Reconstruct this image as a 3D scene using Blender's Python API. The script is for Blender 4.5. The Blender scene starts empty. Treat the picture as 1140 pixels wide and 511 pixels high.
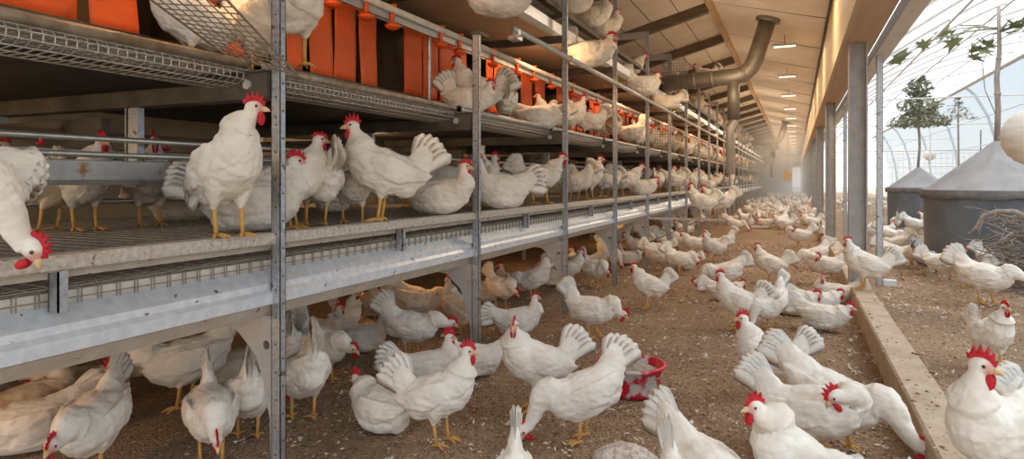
import bpy, bmesh, math, random
from mathutils import Vector, Matrix, noise
random.seed(7)
SC = bpy.context.scene
COL = SC.collection
PI = math.pi
F = 720.0                      # focal length in pixels of the 1140 px wide frame
CX, HY = 570.0, 200.0          # principal column, horizon row
CAMH = 1.1
TH = math.atan(316 / F)        # camera turned left of the aisle direction
SN, CS = math.sin(TH), math.cos(TH)

# ------------------------------------------------------------------ placing
def ray(px):
    u = (px - CX) / F
    return (-SN + CS * u, CS + SN * u)
def on_floor(px, py, z=0.0):
    t = (CAMH - z) * F / (py - HY)
    d = ray(px)
    return Vector((d[0] * t, d[1] * t, z))
def on_x(px, X, z=0.0):
    d = ray(px)
    t = X / d[0]
    return Vector((X, d[1] * t, z))
def at_t(px, py, t):
    d = ray(px)
    return Vector((d[0] * t, d[1] * t, CAMH + (HY - py) * t / F))
def heading(loc, a):
    h = Vector((loc.x, loc.y, 0)).normalized()
    r = Vector((h.y, -h.x, 0))
    a = math.radians(a)
    d = r * math.cos(a) + h * math.sin(a)
    return math.atan2(d.y, d.x)

# ------------------------------------------------------------------ materials
MATS = {}
def mat(name, color, rough=.6, metal=0.0, col2=None, nscale=8.0, bump=0.0, bscale=40.0, contrast=(.35, .65), spots=None,
        spot_scale=30.0, spot_cut=(.62, .68), stretch=(1, 1, 1), coord='Object', spec=.35, trans=0.0, sss=0.0):
    m = bpy.data.materials.new(name); m.use_nodes = True
    nt = m.node_tree; N = nt.nodes; L = nt.links
    b = N['Principled BSDF']
    b.inputs['Roughness'].default_value = rough
    b.inputs['Metallic'].default_value = metal
    b.inputs['Specular IOR Level'].default_value = spec
    if sss:
        b.inputs['Subsurface Weight'].default_value = sss
        b.inputs['Subsurface Radius'].default_value = (.012, .006, .004)
        b.inputs['Subsurface Scale'].default_value = .6
    tc = N.new('ShaderNodeTexCoord'); mp = N.new('ShaderNodeMapping')
    mp.inputs['Scale'].default_value = stretch
    L.new(tc.outputs[coord], mp.inputs['Vector'])
    src = None
    if col2:
        n = N.new('ShaderNodeTexNoise'); n.inputs['Scale'].default_value = nscale; n.inputs['Detail'].default_value = 6
        L.new(mp.outputs[0], n.inputs['Vector'])
        r = N.new('ShaderNodeValToRGB')
        r.color_ramp.elements[0].position, r.color_ramp.elements[1].position = contrast
        r.color_ramp.elements[0].color = (*color, 1); r.color_ramp.elements[1].color = (*col2, 1)
        L.new(n.outputs['Fac'], r.inputs[0]); src = r.outputs[0]
    if spots:
        n = N.new('ShaderNodeTexNoise'); n.inputs['Scale'].default_value = spot_scale; n.inputs['Detail'].default_value = 4
        L.new(mp.outputs[0], n.inputs['Vector'])
        r = N.new('ShaderNodeValToRGB')
        r.color_ramp.elements[0].position, r.color_ramp.elements[1].position = spot_cut
        L.new(n.outputs['Fac'], r.inputs[0])
        mx = N.new('ShaderNodeMix'); mx.data_type = 'RGBA'
        L.new(r.outputs[0], mx.inputs[0])
        if src: L.new(src, mx.inputs[6])
        else: mx.inputs[6].default_value = (*color, 1)
        mx.inputs[7].default_value = (*spots, 1)
        src = mx.outputs[2]
    if src: L.new(src, b.inputs['Base Color'])
    else: b.inputs['Base Color'].default_value = (*color, 1)
    if bump:
        n = N.new('ShaderNodeTexNoise'); n.inputs['Scale'].default_value = bscale; n.inputs['Detail'].default_value = 5
        L.new(mp.outputs[0], n.inputs['Vector'])
        bp = N.new('ShaderNodeBump'); bp.inputs['Strength'].default_value = bump; bp.inputs['Distance'].default_value = .01
        L.new(n.outputs['Fac'], bp.inputs['Height']); L.new(bp.outputs[0], b.inputs['Normal'])
    MATS[name] = m
    return m

mat('galv', (.36, .38, .40), .42, .75, (.52, .54, .56), 60, .12, 90, spots=(.20, .15, .10), spot_scale=22, spot_cut=(.66, .70), coord='Object')
mat('galv_panel', (.66, .71, .77), .35, .45, (.80, .84, .88), 30, .10, 60, spots=(.16, .11, .07), spot_scale=26, spot_cut=(.69, .72))  # bluish pale base puts reflected sky into the metal colour
mat('cream_steel', (.62, .56, .47), .55, .15, (.52, .45, .36), 14, .1, 40, spots=(.18, .12, .07), spot_scale=30, spot_cut=(.66, .70))
mat('ledge', (.62, .57, .50), .75, 0, (.44, .38, .31), 60, .4, 120, spots=(.17, .12, .08), spot_scale=45, spot_cut=(.62, .68))
mat('trough', (.58, .57, .55), .5, .4, (.48, .47, .45), 20, .1, 40, spots=(.38, .22, .09), spot_scale=13, spot_cut=(.60, .70))
mat('pipe', (.42, .43, .42), .38, .7, (.52, .50, .45), 25, .1, 60)
mat('rusty_pipe', (.40, .35, .28), .5, .5, (.26, .19, .12), 18, .2, 60)
mat('bright_pipe', (.66, .66, .64), .38, .45, (.54, .54, .52), 25, .1, 60)
mat('dark_steel', (.10, .085, .065), .6, .3, (.16, .13, .10), 14, .15, 50)
mat('beam_steel', (.085, .068, .05), .6, .2, (.13, .11, .085), 10, .15, 50)
mat('gusset', (.42, .42, .42), .55, .4, (.50, .48, .46), 9, .1, 40)
mat('wire', (.24, .20, .16), .6, .3, (.36, .31, .25), 40)
mat('bright_wire', (.55, .52, .46), .5, .5, (.38, .34, .28), 40)
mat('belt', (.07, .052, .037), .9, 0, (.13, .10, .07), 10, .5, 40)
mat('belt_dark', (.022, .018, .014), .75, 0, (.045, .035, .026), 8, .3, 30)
mat('board', (.50, .39, .26), .8, 0, (.42, .32, .21), 5, .1, 30)
mat('back_board', (.50, .41, .28), .85, 0, (.42, .34, .23), 4)
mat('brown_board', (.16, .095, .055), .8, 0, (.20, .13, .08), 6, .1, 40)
mat('orange', (.90, .15, .03), .55, 0, (.80, .12, .022), 5, .15, 20, trans=.2)
mat('orange_plastic', (.85, .12, .02), .4, 0, (.75, .10, .02), 10)
mat('white_pipe', (.70, .66, .58), .5, 0, (.58, .52, .44), 20)
mat('red_plastic', (.66, .025, .05), .38, 0, (.58, .02, .04), 10, spots=(.62, .58, .56), spot_scale=7, spot_cut=(.56, .60))
mat('far_red', (.70, .03, .06), .4)
mat('blue_plastic', (.03, .06, .22), .4)
mat('yellow', (.80, .42, .03), .5)
mat('feed', (.50, .44, .37), .95, 0, (.32, .26, .20), 60, .8, 160)
mat('block', (.78, .69, .62), .95, 0, (.52, .42, .35), 40, 1.0, 90, contrast=(.45, .58))
mat('kerb', (.57, .45, .33), .92, 0, (.46, .35, .24), 7, .5, 70, spots=(.20, .14, .09), spot_scale=50, spot_cut=(.62, .70))
mat('ceiling', (.86, .76, .63), .85, 0, (.78, .67, .54), 3, .05, 20)
mat('timber', (.60, .42, .24), .75, 0, (.48, .32, .17), 6, .1, 40, stretch=(4, .3, 4))
mat('rafter', (.15, .11, .075), .75, 0, (.21, .155, .10), 6, .15, 40, stretch=(.5, 3, 3))
mat('fascia', (.68, .53, .33), .7, 0, (.60, .45, .27), 3, .05, 30, stretch=(2, .3, 2))
mat('soffit', (.64, .45, .30), .8, 0, (.56, .38, .24), 4, .1, 30, stretch=(3, .3, 3))
mat('column', (.36, .345, .33), .6, .35, (.44, .42, .40), 9, .12, 80)
mat('duct', (.25, .215, .165), .5, .55, (.33, .28, .22), 6, .1, 30)
mat('duct_light', (.66, .60, .50), .4, .4, (.56, .50, .40), 8)
mat('lamp_metal', (.65, .60, .52), .5)
mat('tub', (.13, .14, .155), .5, 0, (.19, .20, .21), 3, .1, 25, spots=(.30, .27, .24), spot_scale=4, spot_cut=(.60, .80))
mat('cloth', (.44, .40, .37), .95, 0, (.33, .30, .28), 3, .35, 160)
mat('cloth_dark', (.17, .16, .155), .95, 0, (.25, .235, .22), 8, .4, 120)
mat('bark', (.30, .24, .19), .9, 0, (.42, .36, .30), 16, .6, 60, stretch=(1, 1, .3))
mat('twig', (.25, .20, .16), .9, 0, (.40, .34, .28), 20, .5, 60)
mat('leaf', (.20, .23, .10), .6, 0, (.30, .31, .16), 5)
mat('leaf_dark', (.22, .22, .13), .6, 0, (.36, .35, .23), 9)
mat('ball', (.88, .82, .72), .8, 0, (.78, .70, .58), 5, .2, 40, stretch=(1, 1, 5))
mat('gh_frame', (.84, .79, .73), .6, 0, (.78, .73, .66), 5)
mat('gh_grey', (.74, .75, .76), .6, 0, (.68, .69, .70), 5)
mat('white_tray', (.72, .68, .62), .6)
mat('comb', (.60, .018, .028), .45, 0, (.48, .012, .02), 60, .5, 250, sss=.15)
mat('beak', (.62, .40, .17), .5, 0, (.70, .52, .30), 40)
mat('leg', (.70, .36, .075), .55, 0, (.58, .33, .11), 50, .4, 220)
mat('eye', (.20, .055, .01), .15, spec=.6)
mat('pupil', (.005, .004, .004), .1, spec=.6)
mat('speckled', (.10, .10, .11), .8, 0, (.60, .58, .56), 38, .4, 90)

def feather_mat(name, c1, c2, skin=(.66, .36, .31)):
    m = bpy.data.materials.new(name); m.use_nodes = True
    nt = m.node_tree; N = nt.nodes; L = nt.links; b = N['Principled BSDF']
    b.inputs['Roughness'].default_value = .85
    b.inputs['Specular IOR Level'].default_value = .12
    b.inputs['Subsurface Weight'].default_value = .12
    b.inputs['Subsurface Radius'].default_value = (.02, .016, .012)
    b.inputs['Subsurface Scale'].default_value = .5
    tc = N.new('ShaderNodeTexCoord')
    n = N.new('ShaderNodeTexNoise'); n.inputs['Scale'].default_value = 11; n.inputs['Detail'].default_value = 5
    L.new(tc.outputs['Object'], n.inputs['Vector'])
    r = N.new('ShaderNodeValToRGB'); r.color_ramp.elements[0].position = .36; r.color_ramp.elements[1].position = .62
    r.color_ramp.elements[0].color = (*c1, 1); r.color_ramp.elements[1].color = (*c2, 1)
    L.new(n.outputs['Fac'], r.inputs[0])
    at = N.new('ShaderNodeAttribute'); at.attribute_name = 'skin'
    mx = N.new('ShaderNodeMix'); mx.data_type = 'RGBA'
    L.new(at.outputs['Fac'], mx.inputs[0]); L.new(r.outputs[0], mx.inputs[6]); mx.inputs[7].default_value = (*skin, 1)
    L.new(mx.outputs[2], b.inputs['Base Color'])
    v = N.new('ShaderNodeTexVoronoi'); v.inputs['Scale'].default_value = 62
    mp = N.new('ShaderNodeMapping'); mp.inputs['Scale'].default_value = (.5, 1, 1)
    L.new(tc.outputs['Object'], mp.inputs[0]); L.new(mp.outputs[0], v.inputs['Vector'])
    n2 = N.new('ShaderNodeTexNoise'); n2.inputs['Scale'].default_value = 140; n2.inputs['Detail'].default_value = 3
    L.new(mp.outputs[0], n2.inputs['Vector'])
    ad = N.new('ShaderNodeMath'); ad.operation = 'MULTIPLY_ADD'; ad.inputs[1].default_value = .7
    L.new(n2.outputs['Fac'], ad.inputs[0]); L.new(v.outputs['Distance'], ad.inputs[2])
    bp = N.new('ShaderNodeBump'); bp.inputs['Strength'].default_value = .32; bp.inputs['Distance'].default_value = .006
    L.new(ad.outputs[0], bp.inputs['Height']); L.new(bp.outputs[0], b.inputs['Normal'])
    MATS[name] = m
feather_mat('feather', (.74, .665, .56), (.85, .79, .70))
feather_mat('feather_warm_shade', (.66, .53, .38), (.74, .62, .47))  # white feathers toned tan: shade and warm tier light put into the colour
feather_mat('feather_brown', (.22, .14, .075), (.34, .23, .13))

# litter floor
def litter_mat():
    m = bpy.data.materials.new('litter'); m.use_nodes = True
    nt = m.node_tree; N = nt.nodes; L = nt.links; b = N['Principled BSDF']
    b.inputs['Roughness'].default_value = .95; b.inputs['Specular IOR Level'].default_value = .1
    tc = N.new('ShaderNodeTexCoord')
    def noise_(s, d=4):
        n = N.new('ShaderNodeTexNoise'); n.inputs['Scale'].default_value = s; n.inputs['Detail'].default_value = d
        L.new(tc.outputs['Object'], n.inputs['Vector']); return n.outputs['Fac']
    def ramp(f, a, ca, bb, cb):
        r = N.new('ShaderNodeValToRGB'); r.color_ramp.elements[0].position = a; r.color_ramp.elements[1].position = bb
        r.color_ramp.elements[0].color = (*ca, 1); r.color_ramp.elements[1].color = (*cb, 1); L.new(f, r.inputs[0]); return r.outputs[0]
    def mix(f, a, c):
        x = N.new('ShaderNodeMix'); x.data_type = 'RGBA'; L.new(f, x.inputs[0]); L.new(a, x.inputs[6])
        if isinstance(c, tuple): x.inputs[7].default_value = (*c, 1)
        else: L.new(c, x.inputs[7])
        return x.outputs[2]
    v = N.new('ShaderNodeTexVoronoi'); v.inputs['Scale'].default_value = 85
    L.new(tc.outputs['Object'], v.inputs['Vector'])
    grain = ramp(v.outputs['Color'], .1, (.165, .095, .052), .9, (.56, .385, .245))
    big = ramp(noise_(1.1, 5), .35, (.27, .175, .105), .7, (.46, .32, .205))
    c = mix(ramp(noise_(26, 3), .3, (.35,) * 3, .7, (.75,) * 3), grain, big)
    sp = ramp(noise_(48, 3), .66, (0, 0, 0), .72, (1, 1, 1))
    c = mix(sp, c, (.78, .68, .56))
    dk = ramp(noise_(33, 5), .30, (1, 1, 1), .40, (0, 0, 0))
    c = mix(dk, c, (.12, .075, .045))
    L.new(c, b.inputs['Base Color'])
    bp = N.new('ShaderNodeBump'); bp.inputs['Strength'].default_value = .9; bp.inputs['Distance'].default_value = .012
    ad = N.new('ShaderNodeMath'); ad.operation = 'ADD'
    L.new(v.outputs['Distance'], ad.inputs[0]); L.new(noise_(45, 5), ad.inputs[1])
    L.new(ad.outputs[0], bp.inputs['Height']); L.new(bp.outputs[0], b.inputs['Normal'])
    MATS['litter'] = m
litter_mat()

def simple_nodes(name, build):
    m = bpy.data.materials.new(name); m.use_nodes = True
    N = m.node_tree.nodes; L = m.node_tree.links
    N.remove(N['Principled BSDF']); build(N, L, N['Material Output']); MATS[name] = m
def _sheet(N, L, out):        # milky roof sheet that lets daylight through
    a = N.new('ShaderNodeBsdfTranslucent'); a.inputs[0].default_value = (.95, .95, .93, 1)
    t = N.new('ShaderNodeBsdfTransparent'); t.inputs[0].default_value = (.97, .98, 1, 1)
    x = N.new('ShaderNodeMixShader'); x.inputs[0].default_value = .55
    L.new(a.outputs[0], x.inputs[1]); L.new(t.outputs[0], x.inputs[2]); L.new(x.outputs[0], out.inputs[0])
simple_nodes('milk_sheet', _sheet)
def _glass(N, L, out):
    g = N.new('ShaderNodeBsdfGlossy'); g.inputs['Roughness'].default_value = .1; g.inputs[0].default_value = (.9, .95, 1, 1)
    t = N.new('ShaderNodeBsdfTransparent'); t.inputs[0].default_value = (.645, .685, .715, 1)
    x = N.new('ShaderNodeMixShader'); x.inputs[0].default_value = .96
    L.new(g.outputs[0], x.inputs[1]); L.new(t.outputs[0], x.inputs[2]); L.new(x.outputs[0], out.inputs[0])
simple_nodes('pane', _glass)
def _tube(N, L, out):
    e = N.new('ShaderNodeEmission'); e.inputs[0].default_value = (1, .86, .66, 1); e.inputs[1].default_value = 2.2
    L.new(e.outputs[0], out.inputs[0])
simple_nodes('lamp_tube', _tube)

# ------------------------------------------------------------------ mesh builder
class MB:
    def __init__(s): s.v = []; s.f = []; s.m = []; s.mi = 0
    def add(s, vs, fs):
        o = len(s.v); s.v += [tuple(v) for v in vs]
        for f in fs: s.f.append([i + o for i in f]); s.m.append(s.mi)
    def box(s, x0, x1, y0, y1, z0, z1, M=None):
        vs = [Vector((x, y, z)) for x in (x0, x1) for y in (y0, y1) for z in (z0, z1)]
        if M: vs = [M @ v for v in vs]
        s.add(vs, [(0, 1, 3, 2), (4, 6, 7, 5), (0, 4, 5, 1), (2, 3, 7, 6), (0, 2, 6, 4), (1, 5, 7, 3)])
    def extrude(s, prof, y0, y1, axis='Y'):
        n = len(prof)
        if axis == 'Y': vs = [(x, y, z) for y in (y0, y1) for x, z in prof]
        elif axis == 'X': vs = [(y, x, z) for y in (y0, y1) for x, z in prof]
        else: vs = [(x, z, y) for y in (y0, y1) for x, z in prof]
        fs = [(i, (i + 1) % n, n + (i + 1) % n, n + i) for i in range(n)] + [tuple(range(n))[::-1], tuple(range(n, 2 * n))]
        s.add(vs, fs)
    def sheet(s, prof, th, y0, y1):
        pr = [Vector(p) for p in prof]; off = []
        for i, p in enumerate(pr):
            a = pr[max(i - 1, 0)]; b = pr[min(i + 1, len(pr) - 1)]
            d = (b - a).normalized(); off.append(p + Vector((-d.y, d.x)) * th)
        n = len(pr)
        for i in range(n - 1):
            s.extrude([tuple(pr[i]), tuple(pr[i + 1]), tuple(off[i + 1]), tuple(off[i])], y0, y1)
    def tube(s, pts, r, n=8, caps=True):
        pts = [Vector(p) for p in pts]
        if not isinstance(r, (list, tuple)): r = [r] * len(pts)
        vs = []; S = None
        for i, p in enumerate(pts):
            T = (pts[min(i + 1, len(pts) - 1)] - pts[max(i - 1, 0)]).normalized()
            if S is None:
                S = T.cross(Vector((0, 0, 1))) if abs(T.z) < .9 else T.cross(Vector((1, 0, 0)))
            S = (S - T * S.dot(T)).normalized(); U = T.cross(S)
            for k in range(n):
                a = 2 * PI * k / n; vs.append(p + (S * math.cos(a) + U * math.sin(a)) * r[i])
        fs = [(i * n + k, i * n + (k + 1) % n, (i + 1) * n + (k + 1) % n, (i + 1) * n + k) for i in range(len(pts) - 1) for k in range(n)]
        if caps: fs += [tuple(range(n))[::-1], tuple(range((len(pts) - 1) * n, len(pts) * n))]
        s.add(vs, fs)
    def lathe(s, prof, c, n=32, closed=False):
        c = Vector(c); m = len(prof)
        vs = [c + Vector((r * math.cos(2 * PI * k / n), r * math.sin(2 * PI * k / n), z)) for r, z in prof for k in range(n)]
        fs = [(i * n + k, i * n + (k + 1) % n, (i + 1) * n + (k + 1) % n, (i + 1) * n + k) for i in range(m - 1) for k in range(n)]
        s.add(vs, fs)
    def ell(s, c, r, n=12, m=8, M=None):
        c = Vector(c); vs = []; fs = []
        for i in range(1, m):
            for k in range(n):
                th = PI * i / m; a = 2 * PI * k / n
                vs.append(Vector((r[0] * math.sin(th) * math.cos(a), r[1] * math.sin(th) * math.sin(a), r[2] * math.cos(th))))
        vs += [Vector((0, 0, r[2])), Vector((0, 0, -r[2]))]
        for i in range(m - 2):
            for k in range(n): fs.append((i * n + k, (i + 1) * n + k, (i + 1) * n + (k + 1) % n, i * n + (k + 1) % n))
        t = len(vs) - 2
        for k in range(n):
            fs.append((t, k, (k + 1) % n)); fs.append((t + 1, (m - 2) * n + (k + 1) % n, (m - 2) * n + k))
        if M: vs = [M @ v for v in vs]
        s.add([c + v for v in vs], fs)
    def mesh(s, name, mats, smooth=False):
        me = bpy.data.meshes.new(name); me.from_pydata(s.v, [], s.f)
        for m in (mats if isinstance(mats, (list, tuple)) else [mats]): me.materials.append(MATS[m])
        me.polygons.foreach_set('material_index', s.m)
        bm = bmesh.new(); bm.from_mesh(me); bmesh.ops.recalc_face_normals(bm, faces=bm.faces); bm.to_mesh(me); bm.free()
        if smooth: me.polygons.foreach_set('use_smooth', [True] * len(me.polygons))
        me.update(); return me
    def build(s, name, mats, parent=None, smooth=False, loc=None):
        return link(name, s.mesh(name, mats, smooth), parent, loc)
def link(name, me, parent=None, loc=None):
    o = bpy.data.objects.new(name, me); COL.objects.link(o)
    if loc is not None: o.location = loc
    if parent: o.parent = parent
    return o
def tag(o, label, cat, group=None, kind=None):
    if label: o['label'] = label
    if cat: o['category'] = cat
    if group: o['group'] = group
    if kind: o['kind'] = kind
    return o
def empty(name, loc, label, cat, group=None):
    o = bpy.data.objects.new(name, None); COL.objects.link(o); o.location = loc
    return tag(o, label, cat, group)
def struct(o): o['kind'] = 'structure'; return o
ORD = ['first', 'second', 'third', 'fourth', 'fifth', 'sixth', 'seventh', 'eighth', 'ninth', 'tenth', 'eleventh', 'twelfth', 'thirteenth',
       'fourteenth', 'fifteenth', 'sixteenth', 'seventeenth', 'eighteenth', 'nineteenth', 'twentieth', 'twenty-first', 'twenty-second',
       'twenty-third', 'twenty-fourth', 'twenty-fifth', 'twenty-sixth', 'twenty-seventh', 'twenty-eighth']

# ------------------------------------------------------------------ camera
cam = bpy.data.cameras.new('camera'); co = bpy.data.objects.new('camera', cam); COL.objects.link(co)
cam.sensor_width = 36; cam.sensor_fit = 'HORIZONTAL'; cam.lens = 36 * F / 1140
cam.shift_y = -(255.5 - HY) / 1140; cam.clip_start = .02; cam.clip_end = 400
co.location = (0, 0, CAMH); co.rotation_euler = (PI / 2, 0, TH); SC.camera = co

# ------------------------------------------------------------------ setting
YF = 62.0
XR, SP, Y0 = -1.73, 1.6, 1.82            # front plane of the aviary, post spacing, first post
NP = 24
PY = [Y0 + SP * k for k in range(NP)]
YE = PY[-1] + .8

def bumpy_plane(x0, x1, y0, y1, nx, ny, z, amp):
    mb = MB(); vs = []
    for j in range(ny + 1):
        for i in range(nx + 1):
            x = x0 + (x1 - x0) * i / nx; y = y0 + (y1 - y0) * (j / ny) ** 1.6
            vs.append((x, y, z + amp * noise.noise(Vector((x * 2.5, y * 2.5, 3))) + amp * .5 * noise.noise(Vector((x * 9, y * 9, 1)))))
    mb.add(vs, [(j * (nx + 1) + i, j * (nx + 1) + i + 1, (j + 1) * (nx + 1) + i + 1, (j + 1) * (nx + 1) + i) for j in range(ny) for i in range(nx)])
    return mb
struct(bumpy_plane(-4.6, 5.4, -1.5, YF, 160, 400, -.004, .010).build('floor', 'litter', smooth=True))
mb = MB(); mb.box(-60, 60, -60, 120, -.30, -.10); mb.build('ground', 'kerb')['kind'] = 'structure'

RX, RZ = -1.08, 3.56                     # roof ridge
EX, EZ = .40, 3.18
LX, LZ = -4.6, 2.62
mb = MB()
mb.extrude([(RX, RZ), (EX, EZ), (EX, EZ + .08), (RX, RZ + .08)], -1.5, YF)
mb.extrude([(LX, LZ), (RX, RZ), (RX, RZ + .08), (LX, LZ + .08)], -1.5, YF)
struct(mb.build('ceiling', 'ceiling'))
n_trim = [0]
def trim(mb_, m, smooth=False):
    n_trim[0] += 1
    return struct(mb_.build('trim_%d' % n_trim[0], m, smooth=smooth))
mb = MB(); mb.box(RX - .035, RX + .035, -1.5, YF, RZ - .10, RZ + .01); trim(mb, 'timber')
for k in range(26):                       # rafters on the aviary side, thin battens on the aisle side
    y = .9 + 2.1 * k
    mb = MB(); s = (RZ - LZ) / (RX - LX)
    mb.extrude([(LX, LZ - .15), (RX - .03, RZ - .15), (RX - .03, RZ), (LX, LZ)], y - .05, y + .05); trim(mb, 'rafter')
    mb = MB(); mb.extrude([(RX + .03, RZ - .008), (EX, EZ - .008), (EX, EZ), (RX + .03, RZ)], y - .007, y + .007); trim(mb, 'rafter')
for k in range(8):                        # board joints along the roof, left slope
    f = .12 + .11 * k; x = RX + (LX - RX) * f; z = RZ + (LZ - RZ) * f
    mb = MB(); mb.box(x - .005, x + .005, -1.5, YF, z - .006, z); trim(mb, 'rafter')
# eave beam on the columns
mb = MB(); mb.box(.385, .42, -1.5, YF, 2.35, EZ + .05); trim(mb, 'fascia')
mb = MB(); mb.box(.42, .66, -1.5, YF, 2.35, 2.60); trim(mb, 'soffit')
mb = MB(); mb.box(.66, .70, -1.5, YF, 2.42, 2.75); trim(mb, 'dark_steel')
mb = MB(); mb.tube([(.365, -1.5 + .5 * i, EZ - .035 + .008 * math.sin(i * 2.1)) for i in range(int((YF + 1.5) * 2))], .016, 6); trim(mb, 'dark_steel')
# kerb
mb = MB(); mb.extrude([(.44, -.05), (.60, -.05), (.60, .155), (.592, .165), (.45, .165), (.44, .155)], -1.0, YF)
struct(mb.build('trim_kerb', 'kerb'))
mb = MB(); mb.box(LX - .1, LX, -1.5, YF, -.1, LZ + .1); struct(mb.build('wall_left', 'back_board'))

mb = MB(); mb.box(LX, -.30, YF, YF + .1, -.1, 3.6); mb.box(.36, .6, YF, YF + .1, -.1, 3.6); mb.box(-.30, .36, YF, YF + .1, 2.2, 3.6)  # gap in the end wall is added for a bright far glow
mat('end_board', (.74, .66, .56), .85, 0, (.68, .60, .50), 3)
struct(mb.build('wall_back', 'end_board'))
def _haze(N, L, out):
    v = N.new('ShaderNodeVolumeScatter'); v.inputs['Color'].default_value = (1, .96, .9, 1); v.inputs['Density'].default_value = .05
    v.inputs['Anisotropy'].default_value = .3
    L.new(v.outputs[0], out.inputs['Volume'])
simple_nodes('haze', _haze)
mb = MB(); mb.box(-1.62, .36, 17, YF - .1, .03, 2.7)
tag(mb.build('dust_haze', 'haze'), 'pale dust haze hanging over the far part of the aisle', 'haze', None, 'stuff')

# ------------------------------------------------------------------ steel columns on the kerb
colmb = MB(); w = .075
colmb.box(-w, w, -w, -w + .012, 0, 2.185); colmb.box(-w, w, w - .012, w, 0, 2.185); colmb.box(-.006, .006, -w, w, 0, 2.185)
colme = colmb.mesh('steel_column', 'column')
for k in range(10):
    y = 6.72 + 5.05 * k
    o = link('steel_column', colme, loc=(.52, y, .165)); o.rotation_euler.z = PI / 2
    tag(o, 'grey I-section steel column on the concrete kerb, %s from the viewer' % ORD[k] if k else
        'nearest and widest grey I-section steel column on the concrete kerb', 'column', 'steel columns on the kerb')

# ------------------------------------------------------------------ aviary
def frame(k):
    y = PY[k]
    top = 1.955 if k == 1 else 2.98
    e = empty('aviary_frame', (XR, y, 0), 'galvanised upright post with cross beam and gusset, %s from the viewer' % ORD[k] if k else
              'nearest galvanised upright post with cross beam, at the left of the aisle', 'frame', 'upright frames of the aviary')
    p = MB(); h = .0215
    p.box(-h, h, -.014, -.011, -.02, top); p.box(-h, -h + .003, -.014, .014, -.02, top); p.box(h - .003, h, -.014, .014, -.02, top)
    p.box(h - .009, h, .011, .014, -.02, top); p.box(-h, -h + .006, .011, .014, -.02, top)
    p.build('post', 'galv', e)
    if k < 10:
        q = MB()
        for i in range(int(top / .1)): q.tube([(h - .001, 0, .05 + i * .1), (h + .0022, 0, .05 + i * .1)], .0042, 8)
        for i in range(int(top / .1)): q.tube([(0, -.0155, .1 + i * .1), (0, -.0138, .1 + i * .1)], .0042, 8)
        q.build('bolt', 'dark_steel', e)
    b = MB(); b.box(-1.75, -.03, -.025, .025, 1.40, 1.495); b.box(-1.75, -.03, -.04, .04, 1.395, 1.402); b.box(-1.75, -.03, -.04, .04, 1.493, 1.50)
    cb = b.build('cross_beam', 'beam_steel', e)
    bb = MB(); bb.tube([(-.12, -.026, 1.45), (-.12, -.036, 1.45)], .018, 14); bb.tube([(-.12, -.036, 1.45), (-.12, -.044, 1.45)], .010, 6)
    bb.build('bolt', 'bright_pipe', cb)
    b = MB(); b.box(-1.75, -.95, -.02, .02, 1.29, 1.36); b.build('inner_rail', 'beam_steel', e)
    b = MB(); b.box(-1.75, -.03, -.02, .02, 2.22, 2.28); b.build('inner_rail', 'beam_steel', e)
    if top > 2.5:
        b = MB(); b.box(-1.75, -.022, -.02, .02, 2.90, 2.98); b.build('top_beam', 'gusset', e)
    g = MB(); n = 20; cx, cz = -.058, .49; hr = .017
    g.extrude([(-.02, .60), (-.02, .06), (-.035, .06), (-.040, .22), (-.040, .60)], -.002, .002)
    g.extrude([(-.076, .60), (-.076, .37), (-.11, .45), (-.20, .53), (-.45, .57), (-.8, .58), (-.8, .60)], -.002, .002)
    g.extrude([(-.040, .60), (-.040, .515), (-.076, .515), (-.076, .60)], -.002, .002)
    g.extrude([(-.040, .465), (-.040, .22), (-.076, .37), (-.076, .465)], -.002, .002)
    for i in range(n):       # ring that turns the square cut-out into a round hole
        a0, a1 = 2 * PI * i / n, 2 * PI * (i + 1) / n
        def sq(a):
            c, s_ = math.cos(a), math.sin(a); q_ = min(.018 / max(abs(c), 1e-6), .025 / max(abs(s_), 1e-6)); return (cx + c * q_, cz + s_ * q_)
        g.extrude([(cx + hr * math.cos(a0), cz + hr * math.sin(a0)), sq(a0), sq(a1), (cx + hr * math.cos(a1), cz + hr * math.sin(a1))], -.002, .002)
    g.build('gusset', 'gusset', e)
    h_ = MB(); h_.box(-.81, -.745, -.016, -.010, 1.07, 1.42); h_.box(-.80, -.79, -.016, .016, 1.07, 1.42); h_.box(-.745, -.735, -.016, .016, 1.07, 1.42)
    h_.build('trough_hanger', 'galv', e)
    ip = MB(); ip.box(-1.72, -1.68, -.02, .02, -.02, top if k != 1 else 2.9); ip.build('rear_post', 'galv', e)
for k in range(NP): frame(k)

def wires(x0, x1, y0, y1, z, dx, dy, r, zf=None):
    mb = MB(); n = int((x1 - x0) / dx)
    zf = zf or (lambda x: z)
    for i in range(n + 1):
        x = x0 + i * dx; zz = zf(x); mb.box(x - r, x + r, y0, y1, zz - r, zz + r)
    k = 0
    while y0 + k * dy < y1:
        y = y0 + k * dy
        mb.extrude([(x0, zf(x0) + r), (x1, zf(x1) + r), (x1, zf(x1) + 3 * r), (x0, zf(x0) + 3 * r)], y - r, y + r); k += 1
    return mb
YS = .1
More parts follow.
